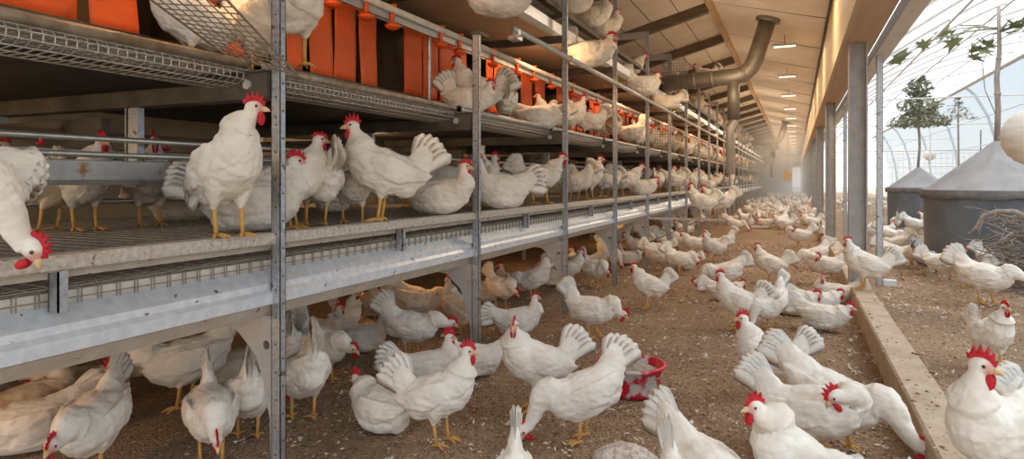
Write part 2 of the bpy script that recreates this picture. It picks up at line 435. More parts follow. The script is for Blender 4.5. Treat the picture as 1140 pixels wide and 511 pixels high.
# middle tier: walking floor, ledge, lower floor, egg-belt lip, panel
tag(wires(XR - 1.70, XR - .05, YS, YE, .878, .038, .070, .0022).build('wire_floor', 'wire'),
    'dark wire mesh floor of the middle tier behind the worn ledge', 'wire floor')
tag(wires(XR - .85, XR - .045, YS, 20, .81, .036, .06, .0021, lambda x: .812 + (XR - x) * .03).build('wire_floor', 'wire'),
    'lower dark wire mesh floor between the worn ledge and the silver panel', 'wire floor')
e = empty('perch_ledge', (XR, Y0, .9), 'long worn beige ledge along the front of the middle tier', 'ledge')
mb = MB(); mb.sheet([(-.075, -.028), (-.072, .002), (-.008, .002), (-.003, -.004), (-.003, -.030), (-.012, -.034)], .004, YS - Y0, YE - Y0)
mb.build('top_strip', 'ledge', e)
mb = MB(); mb.box(-.062, -.056, YS - Y0, YE - Y0, -.06, -.012); mb.build('under_strip', 'cream_steel', e)
for k in range(-1, 14):
    y = SP * k + .84
    s = MB(); s.box(-.055, -.015, y - .002, y + .002, -.145, -.035); s.box(-.019, -.015, y - .002, y + .024, -.145, -.035); s.box(-.055, -.051, y - .002, y + .024, -.145, -.035)
    s.build('strut', 'galv', e)
e = empty('front_panel', (XR, Y0, .6), 'long folded silver metal panel under the middle tier', 'panel')
y0, y1 = YS - Y0, YE - Y0
mb = MB(); mb.sheet([(-.075, .165), (-.068, .157), (-.030, .119), (-.030, .098), (-.018, .084), (-.018, .049), (-.030, .045)], .003, y0, y1)
mb.build('folded_sheet', 'galv_panel', e)
mb = MB(); mb.sheet([(-.034, .060), (-.034, .046), (-.075, -.004), (-.09, .0)], .003, y0, y1); mb.build('bottom_lip', 'cream_steel', e)
for k in range(0, 8):
    s = MB()
    for j in (0.25, .8, 1.3):
        s.tube([(-.0205, SP * k - SP + j, .064), (-.0165, SP * k - SP + j, .064)], .006, 8)
    s.build('bolt', 'dark_steel', e)
e = empty('egg_belt_guard', (XR, Y0, .75), 'low upright wire guard of short bars above the silver panel', 'guard')
mb = MB(); y = YS
while y < 20:
    for d in (0, .010): mb.box(-.0715, -.0685, y + d - .0013 - Y0, y + d + .0013 - Y0, .0, .056)
    y += .055
for z in (.006, .03, .056): mb.box(-.0725, -.0695, y0, 20 - Y0, z - .0015, z + .0015)
mb.build('bars', 'wire', e)
mb = MB(); mb.box(-.086, -.081, y0, y1, -.02, .05); mb.build('backing_strip', 'white_pipe', e)
mb = MB(); mb.box(XR - 1.7, XR - .09, YS, YE, .715, .73)
tag(mb.build('manure_belt', 'belt'), 'dark brown belt under the lower mesh floor', 'belt')
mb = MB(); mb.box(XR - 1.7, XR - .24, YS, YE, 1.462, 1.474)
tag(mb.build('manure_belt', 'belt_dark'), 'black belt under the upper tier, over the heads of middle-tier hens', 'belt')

# feed trough with perch pipes
e = empty('feed_trough', (XR - .70, Y0, 1.1), 'long galvanised feed trough with rust stains inside the middle tier', 'trough')
mb = MB(); mb.sheet([(-.10, .07), (-.10, -.02), (-.015, -.02), (.0, .0), (.0, .07), (-.006, .075)], .003, y0, y1); mb.build('channel', 'trough', e)
for z, x in ((.095, .015), (.155, .02)):
    mb = MB(); mb.tube([(x, y0, z), (x, y1, z)], .0115, 10); mb.build('perch_pipe', 'pipe', e, True)
for x, z, l in ((-2.9, 1.0, 'far thin perch pipe low behind the feed trough'), (-3.15, 1.24, 'far thin perch pipe high behind the feed trough')):
    mb = MB(); mb.tube([(x, YS, z), (x, YE, z)], .012, 8); tag(mb.build('perch_pipe', 'pipe', None, True), l, 'pipe')
e = empty('nipple_line', (-2.95, Y0, 1.31), 'thin reddish drinking pipe with red nipples inside the middle tier', 'drinking line')
mb = MB(); mb.box(-.012, .012, y0, y1, -.01, .012); mb.build('pipe', 'red_plastic' if False else 'brown_board', e)
for k in range(40):
    mb = MB(); y = k * .3 - 1; mb.tube([(0, y, -.01), (0, y, -.05)], [.010, .006], 8); mb.ell((0, y, -.055), (.02, .02, .008), 8, 6)
    mb.build('nipple', 'far_red', e)
mb = MB(); mb.box(-3.62, -3.60, YS, YE, .88, 1.42)
tag(mb.build('partition_panel', 'back_board'), 'long beige board closing the rear of the middle tier', 'panel')
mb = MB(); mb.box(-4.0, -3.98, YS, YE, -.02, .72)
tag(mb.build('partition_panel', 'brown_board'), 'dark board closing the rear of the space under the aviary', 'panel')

# upper tier
ux = -1.87
e = empty('wire_floor', (ux, Y0, 1.52), 'wire mesh floor of the upper tier with its curved front lip', 'wire floor')
mb = wires(-1.55, -.03, y0, y1, -.008, .032, .05, .0018); mb.build('grid', 'bright_wire', e)
mb = MB(); prof = [(-.02, -.005), (.0, -.012), (.012, -.028), (.010, -.05), (-.02, -.066), (-.08, -.072), (-.16, -.072)]
k = 0
while y0 + k * .03 < 14 - Y0:
    y = y0 + k * .03; mb.tube([(p[0], y, p[1]) for p in prof], .0020, 4, False); k += 1
for p in prof: mb.box(p[0] - .002, p[0] + .002, y0, 14 - Y0, p[1] - .002, p[1] + .002)
mb.build('front_lip', 'bright_wire', e)
for k in range(-1, NP - 1):
    a = (PY[k] if k >= 0 else YS) + .04; b = PY[k + 1] - .02
    mb = MB(); mb.tube([(ux, a, 1.527), (ux, b, 1.527)], .019, 12)
    for j in range(1): mb.tube([(ux, a, 1.527), (ux, a + .03, 1.527)], .024, 12)
    tag(mb.build('perch_pipe', 'rusty_pipe' if k < 1 else 'pipe', None, True),
        ('thick perch pipe on the upper tier edge, %s' % ('before the nearest post' if k < 0 else 'just after the %s upright post' % ORD[k])), 'pipe', 'front perch pipes of the upper tier')
e = empty('nest_row', (-2.4, Y0, 1.66), 'long row of nest boxes with orange curtains on the upper tier', 'nest boxes')
mb = MB(); mb.box(-.55, -.53, y0, y1, -.1, .62); mb.build('back_panel', 'brown_board', e)
mb = MB(); mb.box(-.06, .10, y0, y1, -.10, -.085); mb.sheet([(.10, -.09), (.10, -.005), (.085, .0)], .003, y0, y1); mb.build('nest_sill', 'beam_steel', e)
mb = MB(); mb.box(-.03, -.02, y0, y1, .46, .55); mb.box(-.55, -.02, y0, y1, .55, .56); mb.build('top_rail', 'gusset', e)
for k in range(16):
    y = (Y0 - 1.2 + .8 * k) - Y0; mb = MB(); mb.box(-.53, -.03, y - .006, y + .006, -.1, .5); mb.build('divider', 'brown_board', e)
strips = []
for a, b in ((-40, 88), (97, 151), (205, 240), (246, 290), (318, 336), (343, 369), (373, 396), (400, 419), (450, 470), (471, 488), (489, 507), (511, 519), (541, 549), (550, 561), (562, 574), (580, 592), (596, 607)):
    strips.append((on_x(a, -2.4).y, on_x(b, -2.4).y))
y = strips[-1][1] + .35
while y < 24:
    for j in range(4): strips.append((y, y + .21)); y += .235
    y += .28
for a, b in strips:
    mb = MB(); n = 6; wob = random.uniform(0, 6); lo = random.uniform(-.005, .012)
    vs = []
    for i in range(n + 1):
        for j in range(9):
            yy = a + (b - a) * i / n - Y0; z = lo + (.47 - lo) * j / 8
            x = .008 * math.sin(wob + yy * 28 + j * .25) * (1 - j / 9)
            yo = .012 * math.sin(wob * 2 + j * .5) * (1 - j / 8)
            vs.append((x, yy + yo, z))
    m = len(vs); vs2 = vs + [(v[0] - .0025, v[1], v[2]) for v in vs]
    fs = [(i * 9 + j, (i + 1) * 9 + j, (i + 1) * 9 + j + 1, i * 9 + j + 1) for i in range(n) for j in range(8)]
    fs = fs + [tuple(q + m for q in f[::-1]) for f in fs]
    for j in range(8): fs += [(j, j + 1, m + j + 1, m + j), (n * 9 + j + 1, n * 9 + j, m + n * 9 + j, m + n * 9 + j + 1)]
    for i in range(n): fs += [(i * 9, m + i * 9, m + (i + 1) * 9, (i + 1) * 9), (i * 9 + 8, (i + 1) * 9 + 8, m + (i + 1) * 9 + 8, m + i * 9 + 8)]
    mb.add(vs2, fs); mb.build('curtain_flap', 'orange', e, True)
dl = empty('drinking_line', (-2.15, Y0, 2.09), 'white water pipe with orange drinker cups above the nest curtains', 'drinking line')
mb = MB(); mb.tube([(0, y0, 0), (0, y1, 0)], .021, 12); mb.build('pipe', 'white_pipe', dl, True)
mb = MB(); mb.box(-.03, -.012, y0, y1, -.06, -.015); mb.build('back_strip', 'gusset', dl)
def cup():
    c = MB(); c.box(-.006, .006, -.016, .016, -.09, .028); c.box(-.024, .024, -.010, .010, .015, .03)
    c.lathe([(.001, -.120), (.022, -.118), (.040, -.106), (.047, -.092), (.043, -.090), (.036, -.100), (.018, -.108), (.001, -.109)], (0, 0, 0), 16)
    return c.mesh('drinker_cup', 'orange_plastic', True)
cm = cup()
ys = [on_x(p, -2.15).y for p in (371, 408, 437, 491, 512, 549, 576)]
y = ys[-1] + .38
while y < 18: ys.append(y); y += random.choice((.3, .36, .45))
for y in ys: link('drinker_cup', cm, dl, (0, y - Y0, 0))
mb = MB(); mb.tube([(on_x(478, -2.2).x, on_x(478, -2.2).y, 1.53), (on_x(478, -2.2).x, on_x(478, -2.2).y, 2.10)], .012, 8)
tag(mb.build('support_rod', 'galv'), 'thin grey rod between the orange curtains under the water pipe', 'rod')

# top tier
mb = MB(); mb.box(-3.45, XR - .12, YS, YE, 2.285, 2.30)
tag(mb.build('tier_board', 'board'), 'tan board underside of the top tier above the orange curtains', 'board')
e = empty('top_trough', (XR - .08, 0, 2.3), 'long silver channel along the edge of the top tier', 'trough')
mb = MB(); mb.sheet([(-.12, .09), (-.12, .0), (-.03, .0), (.0, .02), (.0, .10), (-.008, .108)], .003, 3.6, YE); mb.build('channel', 'galv_panel', e)
mb = MB(); mb.box(-.03, .03, 3.6, YE, .19, .235); mb.build('edge_rail', 'dark_steel', e)
tag(wires(-3.4, XR - .1, 3.6, YE, 2.50, .05, .06, .002).build('wire_floor', 'wire'), 'wire mesh floor of the top tier seen from below', 'wire floor')
tx = XR + .045
a = on_x(572, tx).y
e = empty('perch_pipe', (tx, a, 2.085), 'long bright perch pipe clamped on the posts below the top tier', 'pipe')
mb = MB(); mb.tube([(0, 0, 0), (0, YE - a, 0)], .020, 12)
for k in range(2, 16): mb.tube([(0, PY[k] - .02 - a, 0), (0, PY[k] + .02 - a, 0)], .027, 12)
mb.build('pipe', 'bright_pipe', e, True)
mb = MB(); mb.box(-.05, .02, .02, .10, -.065, -.035); mb.box(-.02, .02, .03, .07, -.045, .005); mb.build('clamp', 'galv', e)
mb = MB(); p = PY[1]; mb.box(XR - .03, XR + .03, p - .02, p + .10, 1.955, 1.975)
tag(mb.build('post_cap', 'dark_steel'), 'small dark bracket on top of the short second post', 'bracket')

def mesh_panel(c, du, dv, nu, nv, r, label, cat='ramp', name='mesh_ramp'):
    mb = MB(); c, du, dv = Vector(c), Vector(du), Vector(dv)
    for i in range(nu + 1): mb.tube([c + du * i / nu, c + du * i / nu + dv], r, 5)
    for j in range(nv + 1): mb.tube([c + dv * j / nv, c + dv * j / nv + du], r, 5)
    return tag(mb.build(name, 'wire'), label, cat)
A = at_t(252, 62, 2.50); B = at_t(332, 84, 2.28); Cc = at_t(158, -8, 2.0); D = at_t(245, -8, 1.8)
mb = MB()
for i in range(9):
    f = i / 8; mb.tube([A.lerp(B, f), Cc.lerp(D, f)], .0022, 5)
for i in range(15):
    f = i / 14; mb.tube([A.lerp(Cc, f), B.lerp(D, f)], .0022, 5)
for q in (A, Cc): pass
mb.tube([A, Cc], .004, 6); mb.tube([B, D], .004, 6); mb.tube([A, B], .004, 6)
tag(mb.build('mesh_ramp', 'wire'), 'sloping wire mesh ramp hanging at the nearest post, top left', 'ramp')
mesh_panel((XR - .06, PY[5] - .15, 2.05), (.30, 0, 0), (0, 0, .85), 8, 20, .003, 'upright wire mesh screen beside the sixth post, above the bright pipe', 'screen', 'mesh_screen')
mesh_panel((XR - .15, PY[5] - .35, 1.55), (.26, 0, 0), (0, 0, .5), 7, 12, .003, 'lower wire mesh screen beside the sixth post, by the orange curtains', 'screen', 'mesh_screen')
# perch board out into the aisle by the fifth post
e = empty('perch_board', (-1.2, 8.25, .6), 'low pale perch board reaching from the fifth post into the aisle', 'perch')
mb = MB(); mb.box(-.53, .42, -.03, .03, -.005, .02); mb.build('board', 'ledge', e)
mb = MB(); mb.tube([(-.52, 0, -.30), (.10, 0, -.01)], .010, 8); mb.build('brace', 'galv', e)

# ------------------------------------------------------------------ ducts, lamps
def duct(Yd, label, drop_label):
    sc_ = Yd / 9.79
    e = empty('ventilation_duct', (-.82, Yd, 2.58), label, 'duct')
    mb = MB(); ch = Vector((.47, 0, .80)); el = Vector((.24, 0, .12))
    mb.tube([(-1.3, 0, -.06), (.02, 0, -.0), (.14, 0, .03), (.23, 0, .11), (.29, 0, .22), ch], .115, 20)
    mb.build('bent_pipe', 'duct', e, True)
    for x, z in ((-.30, -.02), (-.55, -.03), (.14, .03)):
        mb = MB(); mb.tube([(x - .02, 0, z), (x + .02, 0, z + .004)], .124, 20); mb.build('band', 'duct', e, True)
    mb = MB(); d = Vector((.18, 0, .58)).normalized(); mb.tube([ch - d * .06, ch + d * .02], .165, 20); mb.build('collar', 'duct', e, True)
    mb = MB(); mb.tube([(0, 0, 0), (0, 0, -.62)], .085, 16); mb.build('drop_pipe', 'duct', e, True)
    mb = MB(); mb.tube([(0, 0, -.60), (0, 0, -.66), (-.05, 0, -.76), (-.05, 0, -1.40)], .058, 16); mb.build('outlet_pipe', 'duct_light', e, True)
    return e
duct(9.79, 'large grey bent ventilation duct with long drop pipe above the aisle', '')
duct(27.5, 'distant grey bent ventilation duct far down the aisle', '')
hm = MB(); hm.box(-.16, .16, -.03, .03, .0, .035); hm.box(-.17, -.155, -.035, .035, -.03, .03); hm.box(.155, .17, -.035, .035, -.03, .03)
hme = hm.mesh('lamp_housing', 'lamp_metal')
tm = MB(); tm.tube([(-.155, 0, -.012), (.155, 0, -.012)], .011, 10); tme = tm.mesh('lamp_tube', 'lamp_tube')
wm = MB(); wm.tube([(0, 0, .03), (0, 0, .22)], .005, 6); wme = wm.mesh('hanging_wire', 'dark_steel')
LAMP = []
for k in range(17):
    y = 4.4 + 3.2 * k - 3.2
    p = (-.16, y, 3.16)
    if k == 0 or k == 1: continue
    e = empty('ceiling_lamp', p, 'small tube lamp hanging from the ceiling, %s along the aisle' % ORD[k - 2], 'lamp', 'tube lamps in the ceiling row')
    link('housing', hme, e); link('tube', tme, e); link('hanging_wire', wme, e)
    LAMP.append(p)
mb = MB(); p = on_x(876, -.35); p = at_t(877, 196, 26); mb.box(-.16, .16, -.08, .08, -.17, .17); mb.tube([(0, 0, .17), (0, 0, 2.05)], .01, 6)
tag(mb.build('yellow_box', 'yellow', None, False, p), 'small yellow box hanging far down the aisle', 'box')
mb = MB(); mb.box(-.03, .03, -.03, .03, -.05, .05); mb.tube([(0, 0, .05), (0, 0, .4)], .004, 6)
tag(mb.build('ceiling_sensor', 'duct_light', None, False, at_t(871, 27, 9.6)), 'small pale sensor hanging beside the big duct collar', 'sensor')

# ------------------------------------------------------------------ greenhouse
GX, GZ = .82, 2.50; HX, HZ = 4.2, 3.81
def vault(f):                            # 0 eave .. 1 ridge
    x = GX + (HX - GX) * f; z = GZ + (HZ - GZ) * f + .28 * math.sin(PI * f) ** 1.0
    return (x, z)
LEFT = [vault(i / 12) for i in range(13)]
RIGHT = [(4.2, 3.81), (4.55, 3.45), (4.85, 2.85), (5.05, 2.1), (5.15, 1.3), (5.2, .5), (5.2, -.02)]
GY0, GY1 = 1.0, 45.0
mb = MB(); mb.sheet(LEFT, .006, GY0, GY1); struct(mb.build('window_1', 'milk_sheet'))
mb = MB(); mb.sheet(RIGHT, .006, GY0, GY1); struct(mb.build('window_2', 'pane'))
k = 0
y = 1.5
while y < GY1:
    mb = MB(); mb.tube([(x, y, z - .03) for x, z in LEFT], .026, 6); trim(mb, 'gh_frame')
    if k % 2 == 0:
        mb = MB(); mb.tube([(x - .03, y, z) for x, z in RIGHT], .040, 6); trim(mb, 'gh_grey')
    y += 1.25 if y < 16 else 2.5; k += 1
for f in (.25, .5, .75):
    x, z = vault(f); mb = MB(); mb.box(x - .015, x + .015, GY0, GY1, z - .08, z - .05); trim(mb, 'gh_frame')
mb = MB(); mb.box(HX - .07, HX + .07, GY0, GY1, HZ - .22, HZ - .02); trim(mb, 'gh_frame')
for x, z in RIGHT[2:6:1]:
    mb = MB(); mb.box(x - .06, x - .035, GY0, GY1, z - .012, z + .012); trim(mb, 'gh_grey')
mb = MB(); mb.box(.76, .90, -1, GY1, 2.40, 2.52); trim(mb, 'gh_frame')
for k, y in enumerate((7.72, 12.9, 18.1, 23.3, 28.5)):
    mb = MB(); mb.box(-.03, .03, -.02, -.016, 0, 2.4); mb.box(-.03, -.026, -.02, .02, 0, 2.4); mb.box(.026, .03, -.02, .02, 0, 2.4)
    e = tag(mb.build('gutter_post', 'galv', None, False, (.80, y, 0)), ('slim pale galvanised post of the greenhouse, beside the nearest grey column' if k == 0 else
        'slim pale galvanised greenhouse post, %s from the viewer' % ORD[k]), 'post', 'slim greenhouse posts')
    if k == 0:
        f = MB(); f.box(.03, .15, -.05, .05, 0, .06); f.build('foot', 'gh_grey', e)
for k, y in enumerate((12.5, 18.5, 25)):
    mb = MB(); mb.tube([(.85, y, 2.45), (4.9, y, 2.42)], .012, 6); trim(mb, 'gh_frame')
e = empty('wire_fence', (3, 23.5, 0), 'tall wire fence with rails across the far greenhouse', 'fence')
mb = MB(); mb.tube([(-2.1, 0, 2.0), (2.15, 0, 2.0)], .02, 6); mb.tube([(-2.1, 0, 1.5), (2.15, 0, 1.5)], .012, 6); mb.build('rail', 'gh_frame', e)
mb = MB()
for i in range(30): mb.box(-2.1 + i * .145, -2.092 + i * .145, -.003, .003, 0, 2.0)
for j in range(13): mb.box(-2.1, 2.15, -.003, .003, .1 + j * .15, .108 + j * .15)
mb.build('netting', 'gh_frame', e)
for x in (-2.1, -.6, .8, 2.1):
    mb = MB(); mb.tube([(x, 0, 0), (x, 0, 2.6)], .022, 8); mb.build('post', 'gh_frame', e)

# tubs with cloth cones
def tub(cx, cy, r, zr, za, label, n=56):
    e = empty('planter_tub', (cx, cy, 0), label, 'tub', 'tree tubs in the greenhouse')
    mb = MB(); mb.lathe([(r * .97, -.01), (r * .98, .05), (r, zr - .06), (r + .01, zr)], (0, 0, 0), n)
    mb.lathe([(r * .96, zr), (r * .96, zr - .1), (.01, zr - .1)], (0, 0, 0), n); mb.build('vessel', 'tub', e, True)
    mb = MB(); vs = []
    rings = 16
    for i in range(rings + 1):
        f = i / rings; rr = (r + .03) * (1 - f) + .035 * f; z = zr + .015 + (za - zr) * (f ** 1.12)
        for k in range(n):
            a = 2 * PI * k / n
            w_ = 1 + .035 * math.sin(a * 7 + 1) * math.sin(f * PI * .8) + .05 * f * math.sin(a * 12)
            vs.append((rr * w_ * math.cos(a), rr * w_ * math.sin(a), z - .03 * math.sin(a * 7) * f * (1 - f)))
    mb.add(vs, [(i * n + k, i * n + (k + 1) % n, (i + 1) * n + (k + 1) % n, (i + 1) * n + k) for i in range(rings) for k in range(n)])
    mb.tube([(.045 * math.cos(a), .045 * math.sin(a), za - .01) for a in [i * .5 for i in range(14)]], .012, 6)
    mb.build('cloth_cover', 'cloth', e, True)
    mb = MB(); vs = []
    for j, (rr, z) in enumerate(((r + .032, zr + .02), (r + .045, zr - .02), (r + .04, zr - .075), (r + .02, zr - .09))):
        for k in range(n):
            a = 2 * PI * k / n; q = .012 * math.sin(a * 9 + j) + .008 * math.sin(a * 23)
            vs.append(((rr + q * (j > 0) * .5) * math.cos(a), (rr + q * .5) * math.sin(a), z + (q if j > 1 else 0)))
    mb.add(vs, [(i * n + k, i * n + (k + 1) % n, (i + 1) * n + (k + 1) % n, (i + 1) * n + k) for i in range(3) for k in range(n)])
    mb.build('cloth_rim', 'cloth_dark', e, True)
    return e
tub(2.36, 10.1, .80, .95, 1.58, 'large dark grey tub with pale cloth cone, right of the slim post')
tub(2.62, 17.6, .64, .90, 1.37, 'smaller distant grey tub with cloth cone, left of the big tub')

def maple_leaf(mb, c, s, M):
    pts = []
    for a, r in ((-90, .25), (-60, .55), (-35, .35), (-10, .95), (15, .45), (35, .85), (60, .5), (90, 1.15), (120, .5), (145, .85), (165, .45), (190, .95), (215, .35), (240, .55)):
        a = math.radians(a); pts.append(Vector((r * math.cos(a), r * math.sin(a), .12 * r * r)) * s)
    vs = [Vector((0, 0, 0))] + pts; n = len(pts)
    up = [c + M @ v for v in vs]; dn = [c + M @ (v - Vector((0, 0, .004))) for v in vs]
    fs = [(0, 1 + i, 1 + (i + 1) % n) for i in range(n)]
    mb.add(up + dn, fs + [tuple(i + n + 1 for i in f[::-1]) for f in fs])
def rot(): return Matrix.Rotation(random.uniform(0, 2 * PI), 3, 'Z') @ Matrix.Rotation(random.uniform(-.9, .9), 3, 'X') @ Matrix.Rotation(random.uniform(-.6, .6), 3, 'Y')
rng = random.Random(3)
e = empty('young_tree', (2.36, 10.1, 1.5), 'slender tree with broad lobed leaves growing from the large tub', 'tree', 'greenhouse trees')
mb = MB(); tr = [(.0, 0, .0), (.015, 0, .5), (.0, 0, .9), (.03, 0, 1.25), (.02, 0, 1.82)]
mb.tube(tr, [.034, .032, .030, .026, .02], 10); mb.ell((.01, 0, .7), (.042, .042, .03)); mb.ell((.02, 0, 1.15), (.036, .036, .03)); mb.build('trunk', 'bark', e, True)
lv = MB()
tips = []
for k, (dx_, dz, L_) in enumerate(((-1.0, -.25, 1.15), (-.75, .12, .95), (-.9, -.02, .7), (.6, .15, .7), (.9, .02, .8), (.7, -.1, .6), (-.5, -.3, .55), (.3, .3, .5))):
    mb = MB(); st = Vector((.02, 0, 1.55 - .04 * k * .3)); d = Vector((dx_, rng.uniform(-.5, .5), dz))
    pts = [st + d * L_ * f + Vector((0, 0, .06 * math.sin(f * 3))) for f in (0, .3, .6, .85, 1)]
    mb.tube(pts, [.014, .011, .009, .006, .004], 6); mb.build('branch', 'bark', e, True)
    for f in (.45, .7, .95, 1.0):
        c = st + d * L_ * f + Vector((rng.uniform(-.05, .05), rng.uniform(-.05, .05), rng.uniform(-.12, .02)))
        maple_leaf(lv, c, rng.uniform(.13, .19), rot())
tag(lv.build('leaves', 'leaf', e), None, None, None, 'stuff')
mb = MB(); mb.tube([(-.02, -.02, 1.5), (-.16, -.03, 1.1), (-.13, -.03, .75), (-.02, -.02, .45)], .006, 5); mb.build('tie_wire', 'twig', e, True)

def small_leaf(mb, c, s, M):
    vs = [Vector((0, -1, 0)), Vector((.42, 0, .1)), Vector((0, 1, 0)), Vector((-.42, 0, .1))]
    vs = [c + M @ (v * s) for v in vs]; mb.add(vs, [(0, 1, 2, 3)])
def bushy(loc, zt, z0, z1, rb, label, n, s):
    e = empty('young_tree', loc, label, 'tree', 'greenhouse trees')
    mb = MB(); mb.tube([(-.02, 0, 0), (.02, 0, (z0) * .5), (0, 0, z0), (0.02, 0, z1 * .95)], [.03, .027, .024, .008], 8); mb.build('trunk', 'bark', e, True)
    lv = MB()
    for i in range(n):
        f = rng.random() ** 1.6; z = z0 + (z1 - z0) * f
        R = rb * ((1 - f) ** 1.1 * .85 + .12) * math.sqrt(rng.random()) * (1 + .22 * math.sin(f * 23)); a = rng.uniform(0, 2 * PI)
        small_leaf(lv, Vector((R * math.cos(a), R * math.sin(a), z - .1 * R)), rng.uniform(.6, 1.2) * s, rot())
    tag(lv.build('leaves', 'leaf_dark', e), None, None, None, 'stuff')
    mb = MB()
    for i in range(26):
        f = i / 26; z = z0 + (z1 - z0) * f; a = i * 2.4; R = rb * ((1 - f) * .8 + .1)
        mb.tube([(0, 0, z - .08), (R * .5 * math.cos(a), R * .5 * math.sin(a), z - .02), (R * math.cos(a), R * math.sin(a), z)], .005, 4)
    mb.build('twigs', 'twig', e)
    return e
p = at_t(1014, 190, 14.2)
bushy((2.62, 17.6, 1.3), 0, 1.1, 2.55, .60, 'bushy cone-shaped tree with small leaves growing from the distant tub', 2600, .062)
p = at_t(1087, 165, 22)
bushy((4.35, 22.6, .0), 0, 2.9, 3.5, .55, 'small faint sparse tree seen behind the slender tree trunk', 130, .07)

def hanging_ball(c, r, zt, label):
    e = empty('hanging_ball', c, label, 'ball', 'round hanging balls in the greenhouse')
    mb = MB(); prof = [(.01, -r * .95)]
    for i in range(1, 24):
        th = PI * i / 24; rr = r * math.sin(th) * (1 + .025 * math.cos(i * 2.6)); prof.append((rr, -r * .95 * math.cos(th)))
    prof.append((.01, r * .95)); mb.lathe(prof, (0, 0, 0), 28); mb.build('shell', 'ball', e, True)
    mb = MB(); mb.lathe([(.01, r * 1.12), (r * .3, r * 1.05), (r * .34, r * .85)], (0, 0, 0), 16); mb.build('cap', 'gh_grey', e, True)
    mb = MB(); mb.tube([(0, 0, r), (0, 0, zt - c[2])], .006, 5); mb.build('hanging_wire', 'wire', e)
hanging_ball(tuple(at_t(1157, 152, 5.5)), .27, 3.1, 'large pale banded ball hanging at the right edge above the tub')
hanging_ball(tuple(at_t(1028, 127, 17.4)), .29, 3.4, 'pale ball hanging close behind the bushy tree crown')
hanging_ball(tuple(at_t(1035, 173, 20.5)), .17, 3.6, 'small faint ball hanging low between the two tubs')

# brushwood pile at the right
bp_ = on_floor(1140, 322, 0)
e = empty('brushwood_pile', (bp_.x, bp_.y, 0), 'tangled pile of grey dry branches in front of the large tub', 'branches')
def branch(p0, d, L_, r, seed):
    rg = random.Random(seed); pts = [Vector(p0)]; d = Vector(d).normalized()
    for i in range(7):
        d = (d + Vector((rg.uniform(-.35, .35), rg.uniform(-.35, .35), rg.uniform(-.35, .3)))).normalized()
        q = pts[-1] + d * L_ / 7; q.z = max(q.z, .015); pts.append(q)
    return pts, [r * (1 - .1 * i) for i in range(8)]
mb = MB(); mb.tube([(.02, -.1, .70), (-.10, -.1, .78), (-.25, -.1, .78), (-.36, -.12, .74), (-.42, -.12, .62), (-.49, -.13, .55)], [.026, .026, .024, .022, .018, .010], 8)
mb.tube([(-.36, -.12, .74), (-.40, -.10, .58), (-.38, -.1, .50)], [.016, .012, .006], 6); mb.build('branch', 'twig', e, True)
for i in range(16):
    mb = MB(); a = rng.uniform(0, 2 * PI); p0 = (rng.uniform(-.15, .45), rng.uniform(-.15, .3), rng.uniform(.02, .6))
    pts, rr = branch(p0, (math.cos(a), math.sin(a), rng.uniform(-.3, .3)), rng.uniform(.35, .6), rng.uniform(.010, .020), i); mb.tube(pts, rr, 6); mb.build('branch', 'twig', e, True)
mb = MB()
for i in range(520):
    a = rng.uniform(0, 2 * PI); h = rng.random(); p0 = (rng.uniform(-.26, .7) * (1 - h * .3), rng.uniform(-.2, .35), .02 + h * .74)
    pts, rr = branch(p0, (math.cos(a), math.sin(a), rng.uniform(-.4, .4)), rng.uniform(.2, .45), rng.uniform(.005, .011), 100 + i); mb.tube(pts, rr, 4)
tag(mb.build('twigs', 'twig', e), None, None, None, 'stuff')

# ------------------------------------------------------------------ red tub, block, trays
c = on_floor(702, 436)
e = empty('feed_tub', c, 'round red plastic tub of feed on the litter, smeared with white', 'tub')
mb = MB(); R = .168
mb.lathe([(.01, .003), (R * .80, .003), (R * .84, .02), (R * .97, .135), (R * 1.06, .140), (R * 1.07, .152), (R * 1.0, .155), (R * .95, .145), (R * .82, .02), (.01, .014)], (0, 0, 0), 40)
mb.build('shell', 'red_plastic', e, True)
mb = MB(); n = 24; vs = [(0, 0, .145)]
for i in range(1, 7):
    for k in range(n):
        a = 2 * PI * k / n; rr = R * .95 * i / 6
        vs.append((rr * math.cos(a), rr * math.sin(a), .105 + .045 * (1 - (i / 6) ** 2) + .016 * noise.noise(Vector((rr * math.cos(a) * 30, rr * math.sin(a) * 30, 0)))))
fs = [(0, 1 + k, 1 + (k + 1) % n) for k in range(n)] + [(1 + i * n + k, 1 + (i + 1) * n + k, 1 + (i + 1) * n + (k + 1) % n, 1 + i * n + (k + 1) % n) for i in range(5) for k in range(n)]
mb.add(vs, fs); tag(mb.build('feed', 'feed', e, True), None, None, None, 'stuff')
c = on_floor(697, 519)
mb = MB(); n = 30; vs = []
for i in range(10):
    for k in range(n):
        a = 2 * PI * k / n; f = i / 9; rr = .135 * math.cos(f * PI / 2) ** .55 * (1 + .10 * noise.noise(Vector((math.cos(a) * 2, math.sin(a) * 2, f * 2))))
        vs.append((rr * math.cos(a), rr * math.sin(a) * .8, .085 * f + .012 * noise.noise(Vector((rr * 20 * math.cos(a), rr * 20 * math.sin(a), 5)))))
mb.add(vs, [(i * n + k, i * n + (k + 1) % n, (i + 1) * n + (k + 1) % n, (i + 1) * n + k) for i in range(9) for k in range(n)] + [tuple(range(9 * n, 10 * n))])
tag(mb.build('pecking_block', 'block', None, True, c), 'pale crumbly pecking block on the litter at the bottom edge', 'block')
